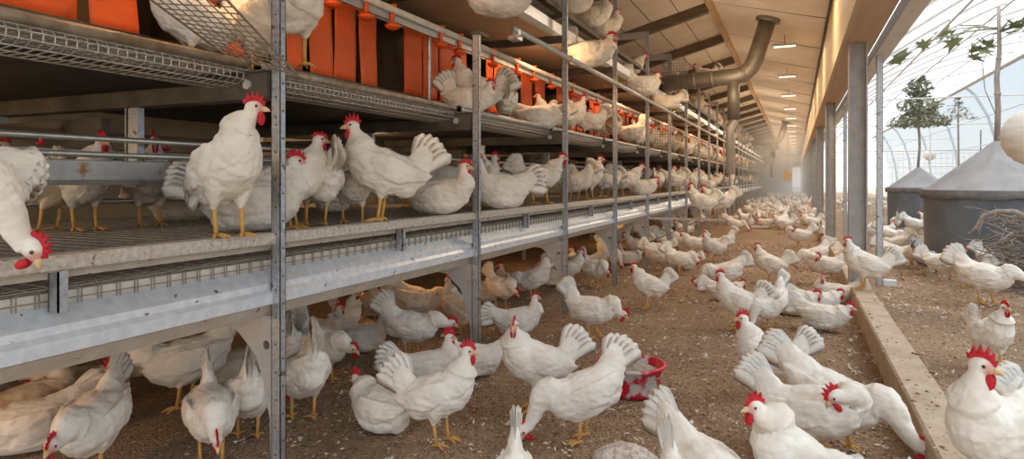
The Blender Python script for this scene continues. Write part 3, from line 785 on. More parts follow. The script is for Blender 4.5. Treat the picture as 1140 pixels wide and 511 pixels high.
def tray(px, py, L_, W, H, m, label, name='feed_tray'):
    c = on_floor(px, py); mb = MB()
    mb.extrude([(-L_ / 2, 0), (L_ / 2, 0), (L_ / 2 + .01, H), (L_ / 2 - .006, H), (L_ / 2 - .016, .01), (-L_ / 2 + .016, .01), (-L_ / 2 + .006, H), (-L_ / 2 - .01, H)], -W / 2, W / 2)
    mb.box(-L_ / 2, L_ / 2, -W / 2, -W / 2 + .008, 0, H); mb.box(-L_ / 2, L_ / 2, W / 2 - .008, W / 2, 0, H)
    tag(mb.build(name, m, None, False, c), label, 'tray')
tray(846, 254, .38, .2, .05, 'white_tray', 'low white feed tray on the litter in mid aisle')
tray(862, 237, .26, .2, .08, 'far_red', 'small bright red feed tray far down the aisle', 'feed_tray')
tray(862, 230, .22, .2, .09, 'blue_plastic', 'small dark blue tray left of the aisle crowd', 'feed_tray')
tray(896, 229, .22, .2, .09, 'blue_plastic', 'small dark blue tray near the kerb in the crowd', 'feed_tray')

# loose chips and down feathers
rng = random.Random(11)
chip = MB(); chip_m = 0
N_CH = 22000
vs = []; fs = []
for i in range(N_CH):
    y = .9 + 11 * rng.random() ** 1.9; x = rng.uniform(-2.6, 3.4)
    if .43 < x < .61 and rng.random() < .75: continue
    if (x - 2.36) ** 2 + (y - 10.1) ** 2 < .8: continue
    z = .002 if not (.43 < x < .61) else .166
    if x < -1.6 and rng.random() < .3: continue
    s = rng.uniform(.004, .012) * (1 + y * .06); a = rng.uniform(0, PI)
    q = Matrix.Rotation(a, 3, 'Z') @ Matrix.Rotation(rng.uniform(-.6, .6), 3, 'X')
    o = len(vs); c = Vector((x, y, z + s * .6 + .006))
    for v in ((-1, -.4, 0), (1, -.5, 0), (.8, .5, 0), (-.9, .4, 0), (0, 0, .5)): vs.append(tuple(c + q @ (Vector(v) * s)))
    fs += [(o, o + 1, o + 4), (o + 1, o + 2, o + 4), (o + 2, o + 3, o + 4), (o + 3, o, o + 4), (o, o + 3, o + 2, o + 1)]
chip.v = vs; chip.f = fs; chip.m = [rng.choice((0, 0, 0, 1, 1, 2)) for _ in fs]
chip.m = [chip.m[(i // 5) * 5] for i in range(len(fs))]
mat('chip_dark', (.20, .13, .08), .95); mat('chip_mid', (.42, .29, .185), .95); mat('chip_pale', (.68, .55, .40), .95)
tag(chip.build('litter_chips', ['chip_dark', 'chip_mid', 'chip_pale']), 'loose brown litter chips strewn over the floor', 'litter', None, 'stuff')
mat('down', (.74, .69, .62), .9)
dn = MB(); vs = []; fs = []
spots_ = [(rng.uniform(-2.3, 3.2), .9 + 11 * rng.random() ** 1.5) for _ in range(800)]
spots_ += [(rng.uniform(.28, .44), 1.2 + 8 * rng.random()) for _ in range(90)]
for (x, y) in spots_:
    if .43 < x < .61 or (x - 2.36) ** 2 + (y - 10.1) ** 2 < .8: continue
    for j in range(rng.randint(2, 7)):
        a = rng.uniform(0, 2 * PI); L_ = rng.uniform(.005, .017); w_ = L_ * rng.uniform(.25, .5)
        c = Vector((x + rng.gauss(0, .02), y + rng.gauss(0, .02), .008 + rng.random() * .012))
        q = Matrix.Rotation(a, 3, 'Z') @ Matrix.Rotation(rng.uniform(-.5, .5), 3, 'Y')
        o = len(vs)
        for v in ((-L_, 0, 0), (-L_ * .3, -w_, .004), (L_ * .6, -w_ * .7, .006), (L_, 0, .010), (L_ * .6, w_ * .7, .006), (-L_ * .3, w_, .004)): vs.append(tuple(c + q @ Vector(v)))
        fs.append(tuple(range(o, o + 6)))
dn.v = vs; dn.f = fs; dn.m = [0] * len(fs)
tag(dn.build('down_feathers', 'down'), 'scattered white down feathers lying on the litter', 'feathers', None, 'stuff')
# ------------------------------------------------------------------ hens
def bez(p0, p1, p2, p3, t):
    s = 1 - t; return p0 * s ** 3 + p1 * (3 * s * s * t) + p2 * (3 * s * t * t) + p3 * t ** 3
def loft(mb, pts, rad, n=18):
    vs = []; S = Vector((0, 1, 0)); m = len(pts)
    for i, p in enumerate(pts):
        T = (pts[min(i + 1, m - 1)] - pts[max(i - 1, 0)]).normalized()
        S = (S - T * S.dot(T)).normalized(); U = T.cross(S); w, h = rad[i]
        for k in range(n):
            a = 2 * PI * k / n; vs.append(p + S * (w * math.cos(a)) + U * (h * math.sin(a)))
    fs = [(i * n + k, i * n + (k + 1) % n, (i + 1) * n + (k + 1) % n, (i + 1) * n + k) for i in range(m - 1) for k in range(n)]
    fs += [tuple(range(n))[::-1], tuple(range((m - 1) * n, m * n))]
    mb.add(vs, fs)

POSE = {   # hip height, pitch, head centre, yaw, head pitch, neck end dir (up, fwd), tail angle, foot offsets, sit
 'alert':   dict(z=.210, p=24, hc=(.128, 0, .382), hp=-2, ab=(.9, .25), ta=60),
 'alert_l': dict(z=.210, p=24, hc=(.122, .03, .380), yaw=60, hp=-4, ab=(.9, .1), ta=66),
 'alert_r': dict(z=.210, p=24, hc=(.122, -.03, .380), yaw=-60, hp=-4, ab=(.9, .1), ta=50),
 'tall':    dict(z=.225, p=38, hc=(.130, 0, .405), hp=0, ab=(.85, .35), ta=-14, tl=.75),
 'hunch':   dict(z=.185, p=-6, hc=(.175, 0, .150), hp=-40, ab=(.4, .8), ta=-6, tl=.7),
 'roost':   dict(z=.105, p=4, hc=(.150, 0, .200), hp=-6, ab=(.7, .6), ta=72, sit=1),
 'tall_l':  dict(z=.225, p=38, hc=(.125, .02, .405), yaw=40, hp=0, ab=(.85, .3), ta=-14, tl=.75),
 'look_l':  dict(z=.205, p=20, hc=(.125, .02, .385), yaw=92, hp=-4, ab=(.9, .1), ta=22, tl=.8),
 'walk':    dict(z=.205, p=11, hc=(.178, 0, .340), hp=-8, ab=(.7, .6), ta=55, feet=(.05, -.045)),
 'forward': dict(z=.195, p=-8, hc=(.255, 0, .205), hp=-22, ab=(.3, .95), ta=60, feet=(.03, -.03)),
 'peck':    dict(z=.195, p=-20, hc=(.252, 0, .062), hp=-62, ab=(.15, 1), ta=68, feet=(.03, -.02)),
 'peck_w':  dict(z=.190, p=-16, hc=(.285, 0, .085), hp=-48, ab=(.15, 1), ta=38, feet=(.04, -.04)),
 'low':     dict(z=.195, p=-4, hc=(.215, 0, .17), hp=-45, ab=(.5, .8), ta=62, feet=(.02, -.02)),
 'sit':     dict(z=.098, p=8, hc=(.135, 0, .245), hp=-4, ab=(.9, .3), ta=30, sit=1),
 'sit_low': dict(z=.090, p=2, hc=(.165, 0, .165), hp=-10, ab=(.6, .7), ta=22, sit=1),
 'sit_l':   dict(z=.098, p=8, hc=(.110, .04, .235), yaw=75, hp=-8, ab=(.9, .1), ta=36, sit=1),
 'sit_r':   dict(z=.098, p=8, hc=(.110, -.04, .235), yaw=-75, hp=-8, ab=(.9, .1), ta=36, sit=1),
 'preen':   dict(z=.205, p=8, hc=(.075, .075, .285), yaw=150, hp=-45, ab=(.5, .5), ta=48),
 'preen_r': dict(z=.205, p=8, hc=(.075, -.075, .285), yaw=-150, hp=-45, ab=(.5, .5), ta=48),
}
def rot_y(a): return Matrix.Rotation(-math.radians(a), 3, 'Y')

def hen_geometry(pose, seed, voxel, far):
    P = dict(POSE[pose]); rg = random.Random(seed * 77 + 5)
    hip = Vector((0, 0, P['z'])); R = rot_y(P['p'] + rg.uniform(-2, 2)); sit = P.get('sit')
    def tr(x, y, z): return hip + R @ Vector((x, y, z))
    fat = rg.uniform(.96, 1.05)
    mb = MB()
    trunk = [(-.172, .050, .014, .016), (-.155, .040, .040, .042), (-.118, .022, .066, .068), (-.06, .004, .084, .088), (0, -.006, .091, .096),
             (.055, -.002, .086, .094), (.098, .018, .072, .080), (.128, .048, .056, .062)]
    pts = [tr(x, 0, z) for x, z in [(t[0], t[1]) for t in trunk]]; rad = [(t[2] * fat, t[3] * fat) for t in trunk]
    hc = Vector(P['hc']) + Vector((rg.uniform(-.008, .008), 0, rg.uniform(-.01, .01) if pose[:4] != 'peck' else 0))
    yaw = math.radians(P.get('yaw', 0) + rg.uniform(-6, 6))
    Hm = Matrix.Rotation(yaw, 3, 'Z') @ rot_y(P['hp'])
    f = Hm @ Vector((1, 0, 0)); u = Hm @ Vector((0, 0, 1)); s = Hm @ Vector((0, 1, 0))
    p0 = pts[-1]; d0 = (R @ Vector((.62, 0, .78))).normalized()
    a, b = P['ab']; p3 = hc - f * .004 - u * .010; de = (u * a + f * b).normalized(); Ln = (p3 - p0).length
    p1 = p0 + d0 * Ln * .40; p2 = p3 - de * Ln * .38
    nk = 9
    for i in range(1, nk + 1):
        t = i / nk; pts.append(bez(p0, p1, p2, p3, t))
        r = .053 * (1 - t) ** 1.35 + .0200
        rad.append((r * (1 - .08 * (1 - t)), r * 1.06))
    loft(mb, pts, rad)
    He = Matrix((f, s, u)).transposed()
    mb.ell(hc, (.030, .0205, .0225), 14, 10, He); mb.ell(hc + f * .014 - u * .003, (.020, .0145, .0150), 12, 8, He)
    # tail coverts, rump, breast fluff
    ta = math.radians(P['ta'] + rg.uniform(-6, 6)); back = R @ Vector((-1, 0, 0)); upv = R @ Vector((0, 0, 1))
    td = Vector((-math.cos(ta), 0, math.sin(ta))); root = tr(-.125, 0, .045)
    loft(mb, [tr(-.07, 0, .03), root, root + td * .045, root + td * .085, root + td * .12], [(.055, .060), (.046, .062), (.030, .056), (.018, .048), (.008, .036)])
    mb.ell(tr(-.085, 0, -.028), (.070, .064, .058), 14, 10, R); mb.ell(tr(.07, 0, -.015), (.062, .066, .072), 14, 10, R)
    if sit: mb.ell(hip + Vector((-.01, 0, -.045)), (.13, .098, .055), 16, 10)
    # wings
    for sd in (1, -1):
        loft(mb, [tr(x, sd * y * fat, z) for x, y, z in ((.088, .060, .022), (.055, .077, .020), (0, .088, .014), (-.055, .083, .014), (-.105, .064, .024), (-.145, .043, .036), (-.180, .026, .046))],
             [(.008, .020), (.014, .040), (.017, .052), (.018, .050), (.016, .038), (.012, .024), (.005, .010)], 16)
        for j in range(3):
            z0 = -.022 + .019 * j
            loft(mb, [tr(x, sd * (y + .004) * fat, z + z0 * q) for x, y, z, q in ((-.03, .088, .012, 1), (-.08, .079, .014, 1), (-.125, .058, .026, .8), (-.172 - .008 * j, .032, .042, .5))],
                 [(.004, .006), (.008, .012), (.008, .012), (.003, .006)], 10)
    feet = P.get('feet', (.02, -.005)); lp = []
    if not sit:
        for i, sd in enumerate((1, -1)):
            fx = feet[i] + .012; fy = sd * .038
            hock = Vector((fx - .012, sd * .040, .098)); top = tr(-.005, sd * .046, -.030)
            loft(mb, [top, top.lerp(hock, .35), top.lerp(hock, .7), hock + Vector((0, 0, .004)), hock - Vector((0, 0, .006))], [(.040, .052), (.036, .044), (.024, .028), (.0135, .015), (.009, .010)], 12)
            lp.append((hock, Vector((fx, fy, .010))))
    me = mb.mesh('tmp', 'feather')
    ob = bpy.data.objects.new('tmp', me); COL.objects.link(ob)
    m = ob.modifiers.new('r', 'REMESH'); m.mode = 'VOXEL'; m.voxel_size = voxel; m.use_smooth_shade = True
    m2 = ob.modifiers.new('s', 'SMOOTH'); m2.iterations = 3; m2.factor = .5
    dg = bpy.context.evaluated_depsgraph_get(); dg.update()
    body = bpy.data.meshes.new_from_object(ob.evaluated_get(dg)); bpy.data.objects.remove(ob); bpy.data.meshes.remove(me)
    nv = len(body.vertices); nrm = [v.normal.copy() for v in body.vertices]
    off = Vector((seed * 3.1, 0, 0)); skin = []
    fc = hc + f * .020 - u * .002
    V = []
    for i, v in enumerate(body.vertices):
        c = v.co.copy(); dh = (c - hc).length
        k = min(1, max(0, (dh - .035) / .05))
        vd = noise.voronoi(Vector((c.x * 34, c.y * 52, c.z * 52)) + off)[0][0]
        c += nrm[i] * k * (.0046 * noise.noise(c * 17 + off) + .0030 * noise.noise(Vector((c.x * 24, c.y * 46, c.z * 46)) + off) + .0042 * (.35 - vd))
        if sit and c.z < .004: c.z = .004
        V.append(tuple(c)); skin.append(max(0, min(1, (.0245 - (c - fc).length) / .009)))
    MBo = MB(); MBo.v = V; MBo.f = [list(p.vertices) for p in body.polygons]; MBo.m = [0] * len(MBo.f)
    bpy.data.meshes.remove(body)
    # tail feathers
    pl_n = Vector((0, 1, 0)); spr = rg.choice((.7, 1, 1.35)); tl = .158 * P.get('tl', 1) * rg.uniform(.92, 1.06)
    for sd in (1, -1):
        for j in range(6):
            an = ta + math.radians((j - 3.0) * P.get('sp', 6.2) * spr); dr = Vector((-math.cos(an), 0, math.sin(an))); wv = Vector((-math.sin(an), 0, -math.cos(an)))
            L_ = tl * (1 - .022 * abs(j - 4)) + .012 * rg.random(); yo = sd * (.002 + .0022 * (5 - j)); st = root + dr * .012 + wv * (.006 * (3 - j))
            vs = []; K = 7
            for i in range(K + 1):
                t = i / K; w = (.013 + .019 * math.sin(min(1, t * 1.25) * PI / 2)) * (1 if t < .8 else math.sqrt(max(.02, 1 - ((t - .8) / .2) ** 2)))
                y = yo * (.35 + t * 1.1); c = st + dr * (L_ * t) + Vector((0, y, 0)) + wv * (.012 * t * t)
                vs += [c - wv * w, c + Vector((0, .0022 * sd, 0)), c + wv * w, c - Vector((0, .0016 * sd, 0))]
            MBo.add(vs, [(i * 4 + q, i * 4 + (q + 1) % 4, i * 4 + 4 + (q + 1) % 4, i * 4 + 4 + q) for i in range(K) for q in range(4)] + [(0, 1, 2, 3), (K * 4 + 3, K * 4 + 2, K * 4 + 1, K * 4)])
    skin += [0] * (len(MBo.v) - nv)
    # head parts
    parts = []
    cs = rg.uniform(.85, 1.25); flop = rg.uniform(-.25, .25)
    prof = [(.031, .004), (.036, .020), (.028, .017), (.027, .036), (.017, .025), (.011, .048), (.002, .029), (-.006, .049), (-.013, .029), (-.023, .042), (-.027, .024), (-.036, .023), (-.032, .012), (-.014, .017), (.012, .016)]
    c = MB(); n = len(prof); cen = Vector((0, .025))
    def hp_(x, z, y): return hc + f * x + u * z + s * (y + flop * max(0, z - .015))
    P2 = [(x, .014 + (z - .014) * cs) for x, z in prof]
    Pi = [(x * .82 + .0, z * .82 + .0035) for x, z in P2]
    vs = [hp_(x, z, 0) for x, z in P2] + [hp_(x, z, .0038) for x, z in Pi] + [hp_(x, z, -.0038) for x, z in Pi]
    fs = [(i, (i + 1) % n, n + (i + 1) % n, n + i) for i in range(n)] + [(i, 2 * n + i, 2 * n + (i + 1) % n, (i + 1) % n) for i in range(n)] + [tuple(range(n, 2 * n)), tuple(range(2 * n, 3 * n))[::-1]]
    c.add(vs, fs); parts.append(('comb', c, 'comb', False))
    for sd in (1, -1):
        w = MB(); w.ell(hc + f * .022 - u * (.030 + .004 * cs) + s * (sd * .0075), (.0105, .0048, .0175 * cs), 12, 10, He @ Matrix.Rotation(sd * -.15, 3, 'X')); parts.append(('wattle', w, 'comb', True))
        w = MB(); w.ell(hc + f * .011 + u * .004 + s * (sd * .0178), (.0050, .0030, .0050), 10, 8, He); w.mi = 1
        w.ell(hc + f * .0113 + u * .004 + s * (sd * .0196), (.0027, .0018, .0027), 8, 6, He); parts.append(('eye', w, ('eye', 'pupil'), True))
    bk = MB(); bk.tube([hc + f * .024 - u * .002, hc + f * .034 - u * .003, hc + f * .044 - u * .007, hc + f * .050 - u * .0125], [.0095, .0078, .0046, .0012], 10)
    bk.tube([hc + f * .024 - u * .008, hc + f * .036 - u * .009, hc + f * .043 - u * .011], [.006, .0045, .0015], 8); parts.append(('beak', bk, 'beak', True))
    for hock, ft in lp:
        g = MB(); g.tube([hock + Vector((.0, 0, .006)), hock.lerp(ft, .5) + Vector((-.001, 0, 0)), ft + Vector((0, 0, .004))], [.0085, .0066, .0072], 8); g.ell(ft, (.010, .010, .007), 8, 6)
        for an, L_ in ((0, .058), (38, .050), (-38, .050), (180, .024)):
            q = math.radians(an); d = Vector((math.cos(q), math.sin(q), 0))
            g.tube([ft, ft + d * L_ * .35 + Vector((0, 0, .003)), ft + d * L_ * .75 + Vector((0, 0, -.003)), ft + d * L_ + Vector((0, 0, -.008))], [.0068, .0055, .0046, .0014], 7)
        parts.append(('leg', g, 'leg', True))
    return MBo, skin, parts

HEN = {}
def hen_mesh(pose, seed, feather='feather', far=False):
    key = (pose, seed, feather, far)
    if key in HEN: return HEN[key]
    base = (pose, seed, 'geo', far)
    if base not in HEN: HEN[base] = hen_geometry(pose, seed, .0085 if far else .0042, far)
    b, skin, parts = HEN[base]
    def finish(mbx, mats, nm, sk=None, smooth=True):
        me = mbx.mesh(nm, mats, smooth)
        if sk:
            at = me.attributes.new('skin', 'FLOAT', 'POINT'); at.data.foreach_set('value', sk + [0.0] * (len(me.vertices) - len(sk)))
        return me
    if far:
        a = MB(); a.v = list(b.v); a.f = list(b.f); a.m = list(b.m)
        mats = [feather]
        for nm, m, mt, sm in parts:
            mt0 = mt if isinstance(mt, str) else mt[1]
            if mt0 not in mats: mats.append(mt0)
            o = len(a.v); a.v += m.v; a.f += [[i + o for i in q] for q in m.f]; a.m += [mats.index(mt0)] * len(m.f)
        HEN[key] = (finish(a, mats, 'hen', skin), [])
    else:
        HEN[key] = (finish(b, feather, 'hen', skin), [(nm, m.mesh(nm, mt, sm)) for nm, m, mt, sm in parts])
    return HEN[key]

placed = []
def hen(loc, rz, pose, label, scale=1.0, seed=0, feather='feather', group=None, far=None, name='hen'):
    if far is None: far = loc.length > 9.0
    me, parts = hen_mesh(pose, seed if not far else seed % 2, feather, far)
    o = link(name, me, None, loc); o.rotation_euler.z = rz; o.scale = (scale,) * 3
    tag(o, label, 'hen', group)
    for nm, pm in parts:
        c = bpy.data.objects.new(nm, pm); COL.objects.link(c); c.parent = o
    placed.append((loc.x, loc.y, loc.z))
    return o
FL, MID, UP, TUBE = .0, .884, 1.514, 2.105
GF, GU, GM, GT, GO, GUP = ('hens on the aisle litter', 'hens under the aviary', 'hens on the middle tier', 'hens on the top perches', 'hens in the greenhouse', 'hens on the upper tier')
def put(kind, px, q, a, pose, label, sc=1.0, seed=0, z=None, ft='feather', gr=None):
    if kind == 'f': loc = on_floor(px, q, .004); g = GF
    elif kind == 'u': loc = on_floor(px, q, .004); g = GU
    elif kind == 'o': loc = on_floor(px, q, .004); g = GO
    elif kind == 'k': loc = on_floor(px, q, .167); g = GO
    elif kind == 'm': loc = on_x(px, q, MID if z is None else z); g = GM
    elif kind == 'p': loc = on_x(px, q, UP if z is None else z); g = GUP
    elif kind == 't': loc = on_x(px, q, TUBE if z is None else z); g = GT
    hen(loc, heading(loc, a), pose, label, sc, seed, ft, gr or g)

LEDGE = .905
H = [
 # --- aisle, foreground
 ('f', 488, 494, 340, 'alert', 'white hen with upright red comb facing right, in front of a squatting hen', 1.0, 1),
 ('f', 597, 456, 203, 'alert_l', 'white hen standing left of the red feed tub, face turned to the viewer', 1.08, 2),
 ('f', 652, 490, 196, 'peck', 'white hen pecking at the litter just in front of the red feed tub, tail raised', 1.02, 0),
 ('f', 572, 645, 268, 'peck', 'hen showing only its narrow upright tail at the bottom edge, left of the pecking block', .95, 1),
 ('f', 788, 605, 318, 'peck_w', 'white hen bending down at the bottom edge, right of the pale pecking block', 1.05, 0),
 ('f', 758, 665, 285, 'peck', 'hen at the bottom edge showing just a cream tail tip, before the bending hen', .95, 2),
 ('f', 884, 592, 215, 'tall', 'upright white hen at the bottom edge with pale red comb, beak pointing left', 1.0, 3),
 ('f', 905, 520, 352, 'preen_r', 'white hen preening with head tucked back on its breast, fanned tail to the left', 1.05, 0),
 ('f', 925, 500, 345, 'peck_w', 'long white hen bending right toward the kerb with its red face low', 1.12, 1),
 ('f', 985, 688, 250, 'alert', 'hen with only a red comb showing at the bottom edge beside the kerb', .96, 1),
 ('f', 425, 476, 130, 'sit_low', 'white hen squatting with its back to the viewer, behind the hen with upright red comb', 1.05, 0),
 ('f', 474, 428, 10, 'sit', 'white hen resting in the shade behind the squatting hen, red comb facing right', .95, 1),
 ('f', 526, 418, 190, 'sit', 'white hen resting behind the second upright post at its foot', .95, 0),
 # --- aisle, middle
 ('f', 855, 440, 200, 'alert', 'white hen with tall jagged red comb standing in mid aisle, face turned left', 1.0, 4),
 ('f', 822, 366, 185, 'alert', 'white hen with fanned grey-white tail standing behind the hen with jagged comb', 1.0, 1),
 ('f', 858, 366, 235, 'peck', 'white hen feeding with raised tail, right of the hen with the fanned tail', .95, 2),
 ('f', 857, 315, 190, 'alert', 'white hen with small head and upright tail standing alone in mid aisle', 1.0, 2),
 ('f', 808, 324, 190, 'peck_w', 'cream hen bending left to peck, tail level, left of the lone standing hen', 1.0, 0),
 ('f', 808, 334, 10, 'sit_low', 'white hen lying on the litter below the cream pecking hen', .9, 1),
 ('f', 884, 350, 0, 'sit_low', 'white hen lying flat, leftmost of the dust-bathing huddle near the kerb', 1.0, 0),
 ('f', 918, 366, 350, 'sit_low', 'white hen lying at the front of the dust-bathing huddle with bright red comb', 1.0, 1),
 ('f', 912, 348, 15, 'sit_low', 'white hen lying in the middle of the dust-bathing huddle', .95, 0),
 ('f', 930, 338, 190, 'sit_l', 'white hen sitting at the rear of the dust-bathing huddle, close to the kerb', .95, 0),
 ('f', 918, 316, 185, 'preen', 'white hen preening its shoulder above the dust-bathing huddle', 1.0, 1),
 ('f', 908, 300, 200, 'peck', 'cream hen with raised tail feeding behind the preening hen near the kerb', .95, 0),
 ('f', 722, 343, 195, 'alert', 'white hen standing in front of the fourth post, looking left with tail up', .95, 3),
 ('f', 659, 376, 350, 'low', 'white hen stooping right with raised tail, between the feed tub and the third post', 1.0, 0),
 ('f', 577, 372, 20, 'sit', 'white hen crouching behind the hen whose face turns to the viewer', 1.0, 2),
 ('f', 457, 398, 350, 'forward', 'white hen leaning right on the litter before the second post, tail tall and upright', 1.0, 1),
 ('f', 405, 391, 330, 'sit', 'white hen sitting at the aviary edge, left of the hen leaning right', .95, 3),
 ('f', 386, 382, 300, 'alert', 'white hen with red face standing behind the sitting hen by the aviary edge', .9, 5),
 ('f', 358, 424, 310, 'forward', 'cream hen with raised tail leaning out beside the rear-facing hen', 1.0, 2),
 ('f', 338, 468, 105, 'peck', 'plump white hen seen from behind, right beside the nearest upright post', 1.1, 1),
 ('f', 757, 306, 10, 'low', 'white hen stooping right in front of the sixth post', .95, 1),
 ('f', 794, 291, 200, 'alert', 'white hen with red face, below the perch board, looking left', .95, 5),
 ('f', 772, 285, 205, 'walk', 'white hen walking left below the perch board end near the posts', .95, 0),
 ('f', 806, 284, 190, 'peck', 'white hen with raised tail feeding right behind the perch board', .95, 1),
 ('f', 818, 259, 0, 'peck_w', 'white hen bending right, left of the low white feed tray', 1.0, 1),
 ('f', 834, 257, 95, 'peck', 'white hen seen from behind with upright tail, at the white feed tray', .95, 0),
 ('f', 872, 260, 190, 'walk', 'long white hen walking left by the small bright red feed tray', 1.05, 1),
 ('f', 889, 276, 185, 'preen', 'ruffled white hen standing in mid aisle below the crowd', 1.05, 0),
 ('f', 903, 257, 180, 'walk', 'white hen moving left close by the kerb below the crowd', 1.0, 0),
 ('f', 914, 268, 90, 'forward', 'white hen seen from behind with tail up, tight against the kerb', .95, 0),
 ('f', 760, 300, 185, 'sit', 'white hen sitting just behind the stooping hen at the sixth post', .9, 0),
 # perch board
 ('t', 781, -1.07, 195, 'alert', 'left one of two white hens standing on the perch board over the aisle', 1.02, 1, .622),
 ('t', 800, -.90, 190, 'walk', 'right one of two white hens on the perch board, fanned tail to the right', 1.05, 1, .622),
 # --- under the aviary
 ('u', 104, 530, 244, 'forward', 'nearest white hen under the aviary at bottom left, red face low, tall tail', 1.05, 2),
 ('u', 28, 500, 188, 'sit_low', 'large cream hen at the bottom left corner under the silver panel', 1.1, 1),
 ('u', 30, 480, 30, 'sit', 'shade-tinted hen sitting with red comb in shade at the left edge under the panel', 1.1, 1, None, 'feather_warm_shade'),
 ('u', 208, 452, 186, 'forward', 'cream hen stooping left in shade under the panel, tail against the panel edge', 1.15, 0),
 ('u', 235, 514, 275, 'low', 'white hen facing the viewer with red face low and thin upright tail', .98, 3),
 ('u', 276, 488, 92, 'peck', 'white hen seen from behind with upright tail, left of the nearest post', .98, 2),
 ('u', 262, 428, 0, 'sit', 'shade-tinted hen in shade behind the rear-facing hen, under the panel', 1.0, 2, None, 'feather_warm_shade'),
 ('u', 90, 455, 175, 'sit_low', 'shade-tinted hen lying in shade behind the nearest white hen under the panel', 1.1, 0, None, 'feather_warm_shade'),
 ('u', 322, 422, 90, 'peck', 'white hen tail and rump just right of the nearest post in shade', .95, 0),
 ('u', 354, 388, 0, 'sit', 'shade-tinted hen sitting deep in shade behind the leaning cream hen', 1.0, 0, None, 'feather_warm_shade'),
 ('u', 411, 366, 300, 'alert', 'shade-tinted hen head and breast in deep shade behind the sitting hen', .9, 1, None, 'feather_warm_shade'),
 ('u', 462, 366, 5, 'peck_w', 'shade-tinted hen bending right in shade under the panel before the second post', 1.1, 0, None, 'feather_warm_shade'),
 ('u', 508, 373, 120, 'alert', 'shade-tinted hen standing tall in shade, turned away beside the second post', .95, 0, None, 'feather_warm_shade'),
 ('u', 557, 344, 310, 'low', 'white hen with red face stepping out under the panel, right of the second post', .95, 1),
 ('u', 572, 325, 170, 'sit', 'hen tinted as if orange-lit, resting deep under the panel in the third bay', 1.0, 1, None, 'feather_warm_shade'),
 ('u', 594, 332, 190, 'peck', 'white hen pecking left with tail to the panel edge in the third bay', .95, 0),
 ('u', 613, 318, 200, 'sit', 'shade-tinted hen sitting behind the grey gusset of the third post', .9, 0, None, 'feather_warm_shade'),
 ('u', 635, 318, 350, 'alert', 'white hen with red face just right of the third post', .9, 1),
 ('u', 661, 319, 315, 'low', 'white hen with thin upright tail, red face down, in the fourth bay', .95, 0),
 ('u', 649, 300, 180, 'sit', 'shade-tinted hen sitting deep in shade in the fourth bay', 1.0, 3, None, 'feather_warm_shade'),
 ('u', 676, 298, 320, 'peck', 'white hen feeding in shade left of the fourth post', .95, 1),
 ('u', 690, 292, 90, 'sit', 'shade-tinted hen resting just behind the fourth post', .9, 1, None, 'feather_warm_shade'),
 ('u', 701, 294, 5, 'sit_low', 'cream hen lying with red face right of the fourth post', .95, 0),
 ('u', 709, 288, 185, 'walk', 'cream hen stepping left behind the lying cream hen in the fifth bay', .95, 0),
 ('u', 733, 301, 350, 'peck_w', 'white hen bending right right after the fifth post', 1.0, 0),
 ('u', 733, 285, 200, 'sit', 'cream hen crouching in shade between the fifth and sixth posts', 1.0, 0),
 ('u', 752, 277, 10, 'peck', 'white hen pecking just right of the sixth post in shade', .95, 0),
 ('u', 430, 352, 90, 'sit', 'brownish shade-tinted hen lump deep in shade behind the bending shade-tinted hen', 1.0, 1, None, 'feather_warm_shade'),
 ('u', 536, 336, 180, 'sit', 'shade-tinted hen resting in deep shade right behind the second post', 1.0, 2, None, 'feather_warm_shade'),
 # --- middle tier
 ('m', 252, -1.76, 300, 'tall_l', 'big white hen stretching tall on the ledge, its face touching the nearest post', 1.04, 1, LEDGE),
 ('m', 428, -1.76, 186, 'alert', 'white hen standing on the ledge between first and second posts, looking left, tail fanned', 1.13, 1, LEDGE),
 ('m', 490, -1.83, 350, 'sit', 'white hen sitting on the ledge left of the second post, face right', 1.05, 1, LEDGE),
 ('m', 556, -1.82, 210, 'sit', 'white hen sitting high on the ledge just after the second post, face left', 1.25, 2, LEDGE),
 ('m', 600, -1.86, 352, 'walk', 'white hen standing on the ledge left of the third post, red face by the post', 1.05, 1, LEDGE),
 ('m', 322, -2.0, 0, 'alert', 'white hen just right of the nearest post on the wire floor, looking right', 1.0, 2),
 ('m', 353, -2.02, 110, 'preen', 'white hen preening with its back turned, second from the nearest post', 1.05, 0),
 ('m', 392, -2.0, 288, 'walk', 'white hen with lowered head beside the hen looking left on the ledge', .90, 1),
 ('m', 372, -2.76, 60, 'sit', 'white hen deep inside the tier behind the preening hen', 1.0, 2),
 ('m', 284, -2.05, 0, 'sit', 'white hen half hidden between the stretching hen and the nearest post', 1.15, 0),
 ('m', 92, -2.76, 300, 'alert', 'hen behind the feed trough showing body and yellow legs, second from left', 1.0, 3),
 ('m', 166, -2.74, 280, 'alert', 'hen behind the feed trough with yellow legs below it, left of the stretching hen', 1.0, 4),
 ('m', 58, -2.85, 200, 'walk', 'dim shade-tinted hen deep behind the feed trough at the left', 1.0, 2, None, 'feather_warm_shade'),
 ('m', 205, -2.9, 20, 'sit', 'dim shade-tinted hen deep behind the trough, behind the stretching hen', 1.0, 3, None, 'feather_warm_shade'),
 ('m', -52, -2.02, 140, 'hunch', 'grey-white hen hunched at the left edge before the feed trough', 1.0, 1),
 ('m', -112, -1.78, 328, 'peck', 'hen at the left edge pecking at the ledge, red comb and beak hanging down', 1.0, 3),
 ('m', 455, -2.74, 175, 'alert', 'dim hen head with red comb deep behind the fanned tail', 1.0, 0, None, 'feather_warm_shade'),
 ('m', 500, -2.2, 170, 'walk', 'white hen behind the sitting hen left of the second post', 1.05, 0),
 ('m', 578, -2.72, 200, 'walk', 'shade-tinted hen with dark face inside the tier left of the third post', 1.0, 0, None, 'feather_warm_shade'),
 ('m', 537, -2.2, 40, 'alert', 'white hen tail and back right behind the second post', 1.0, 4),
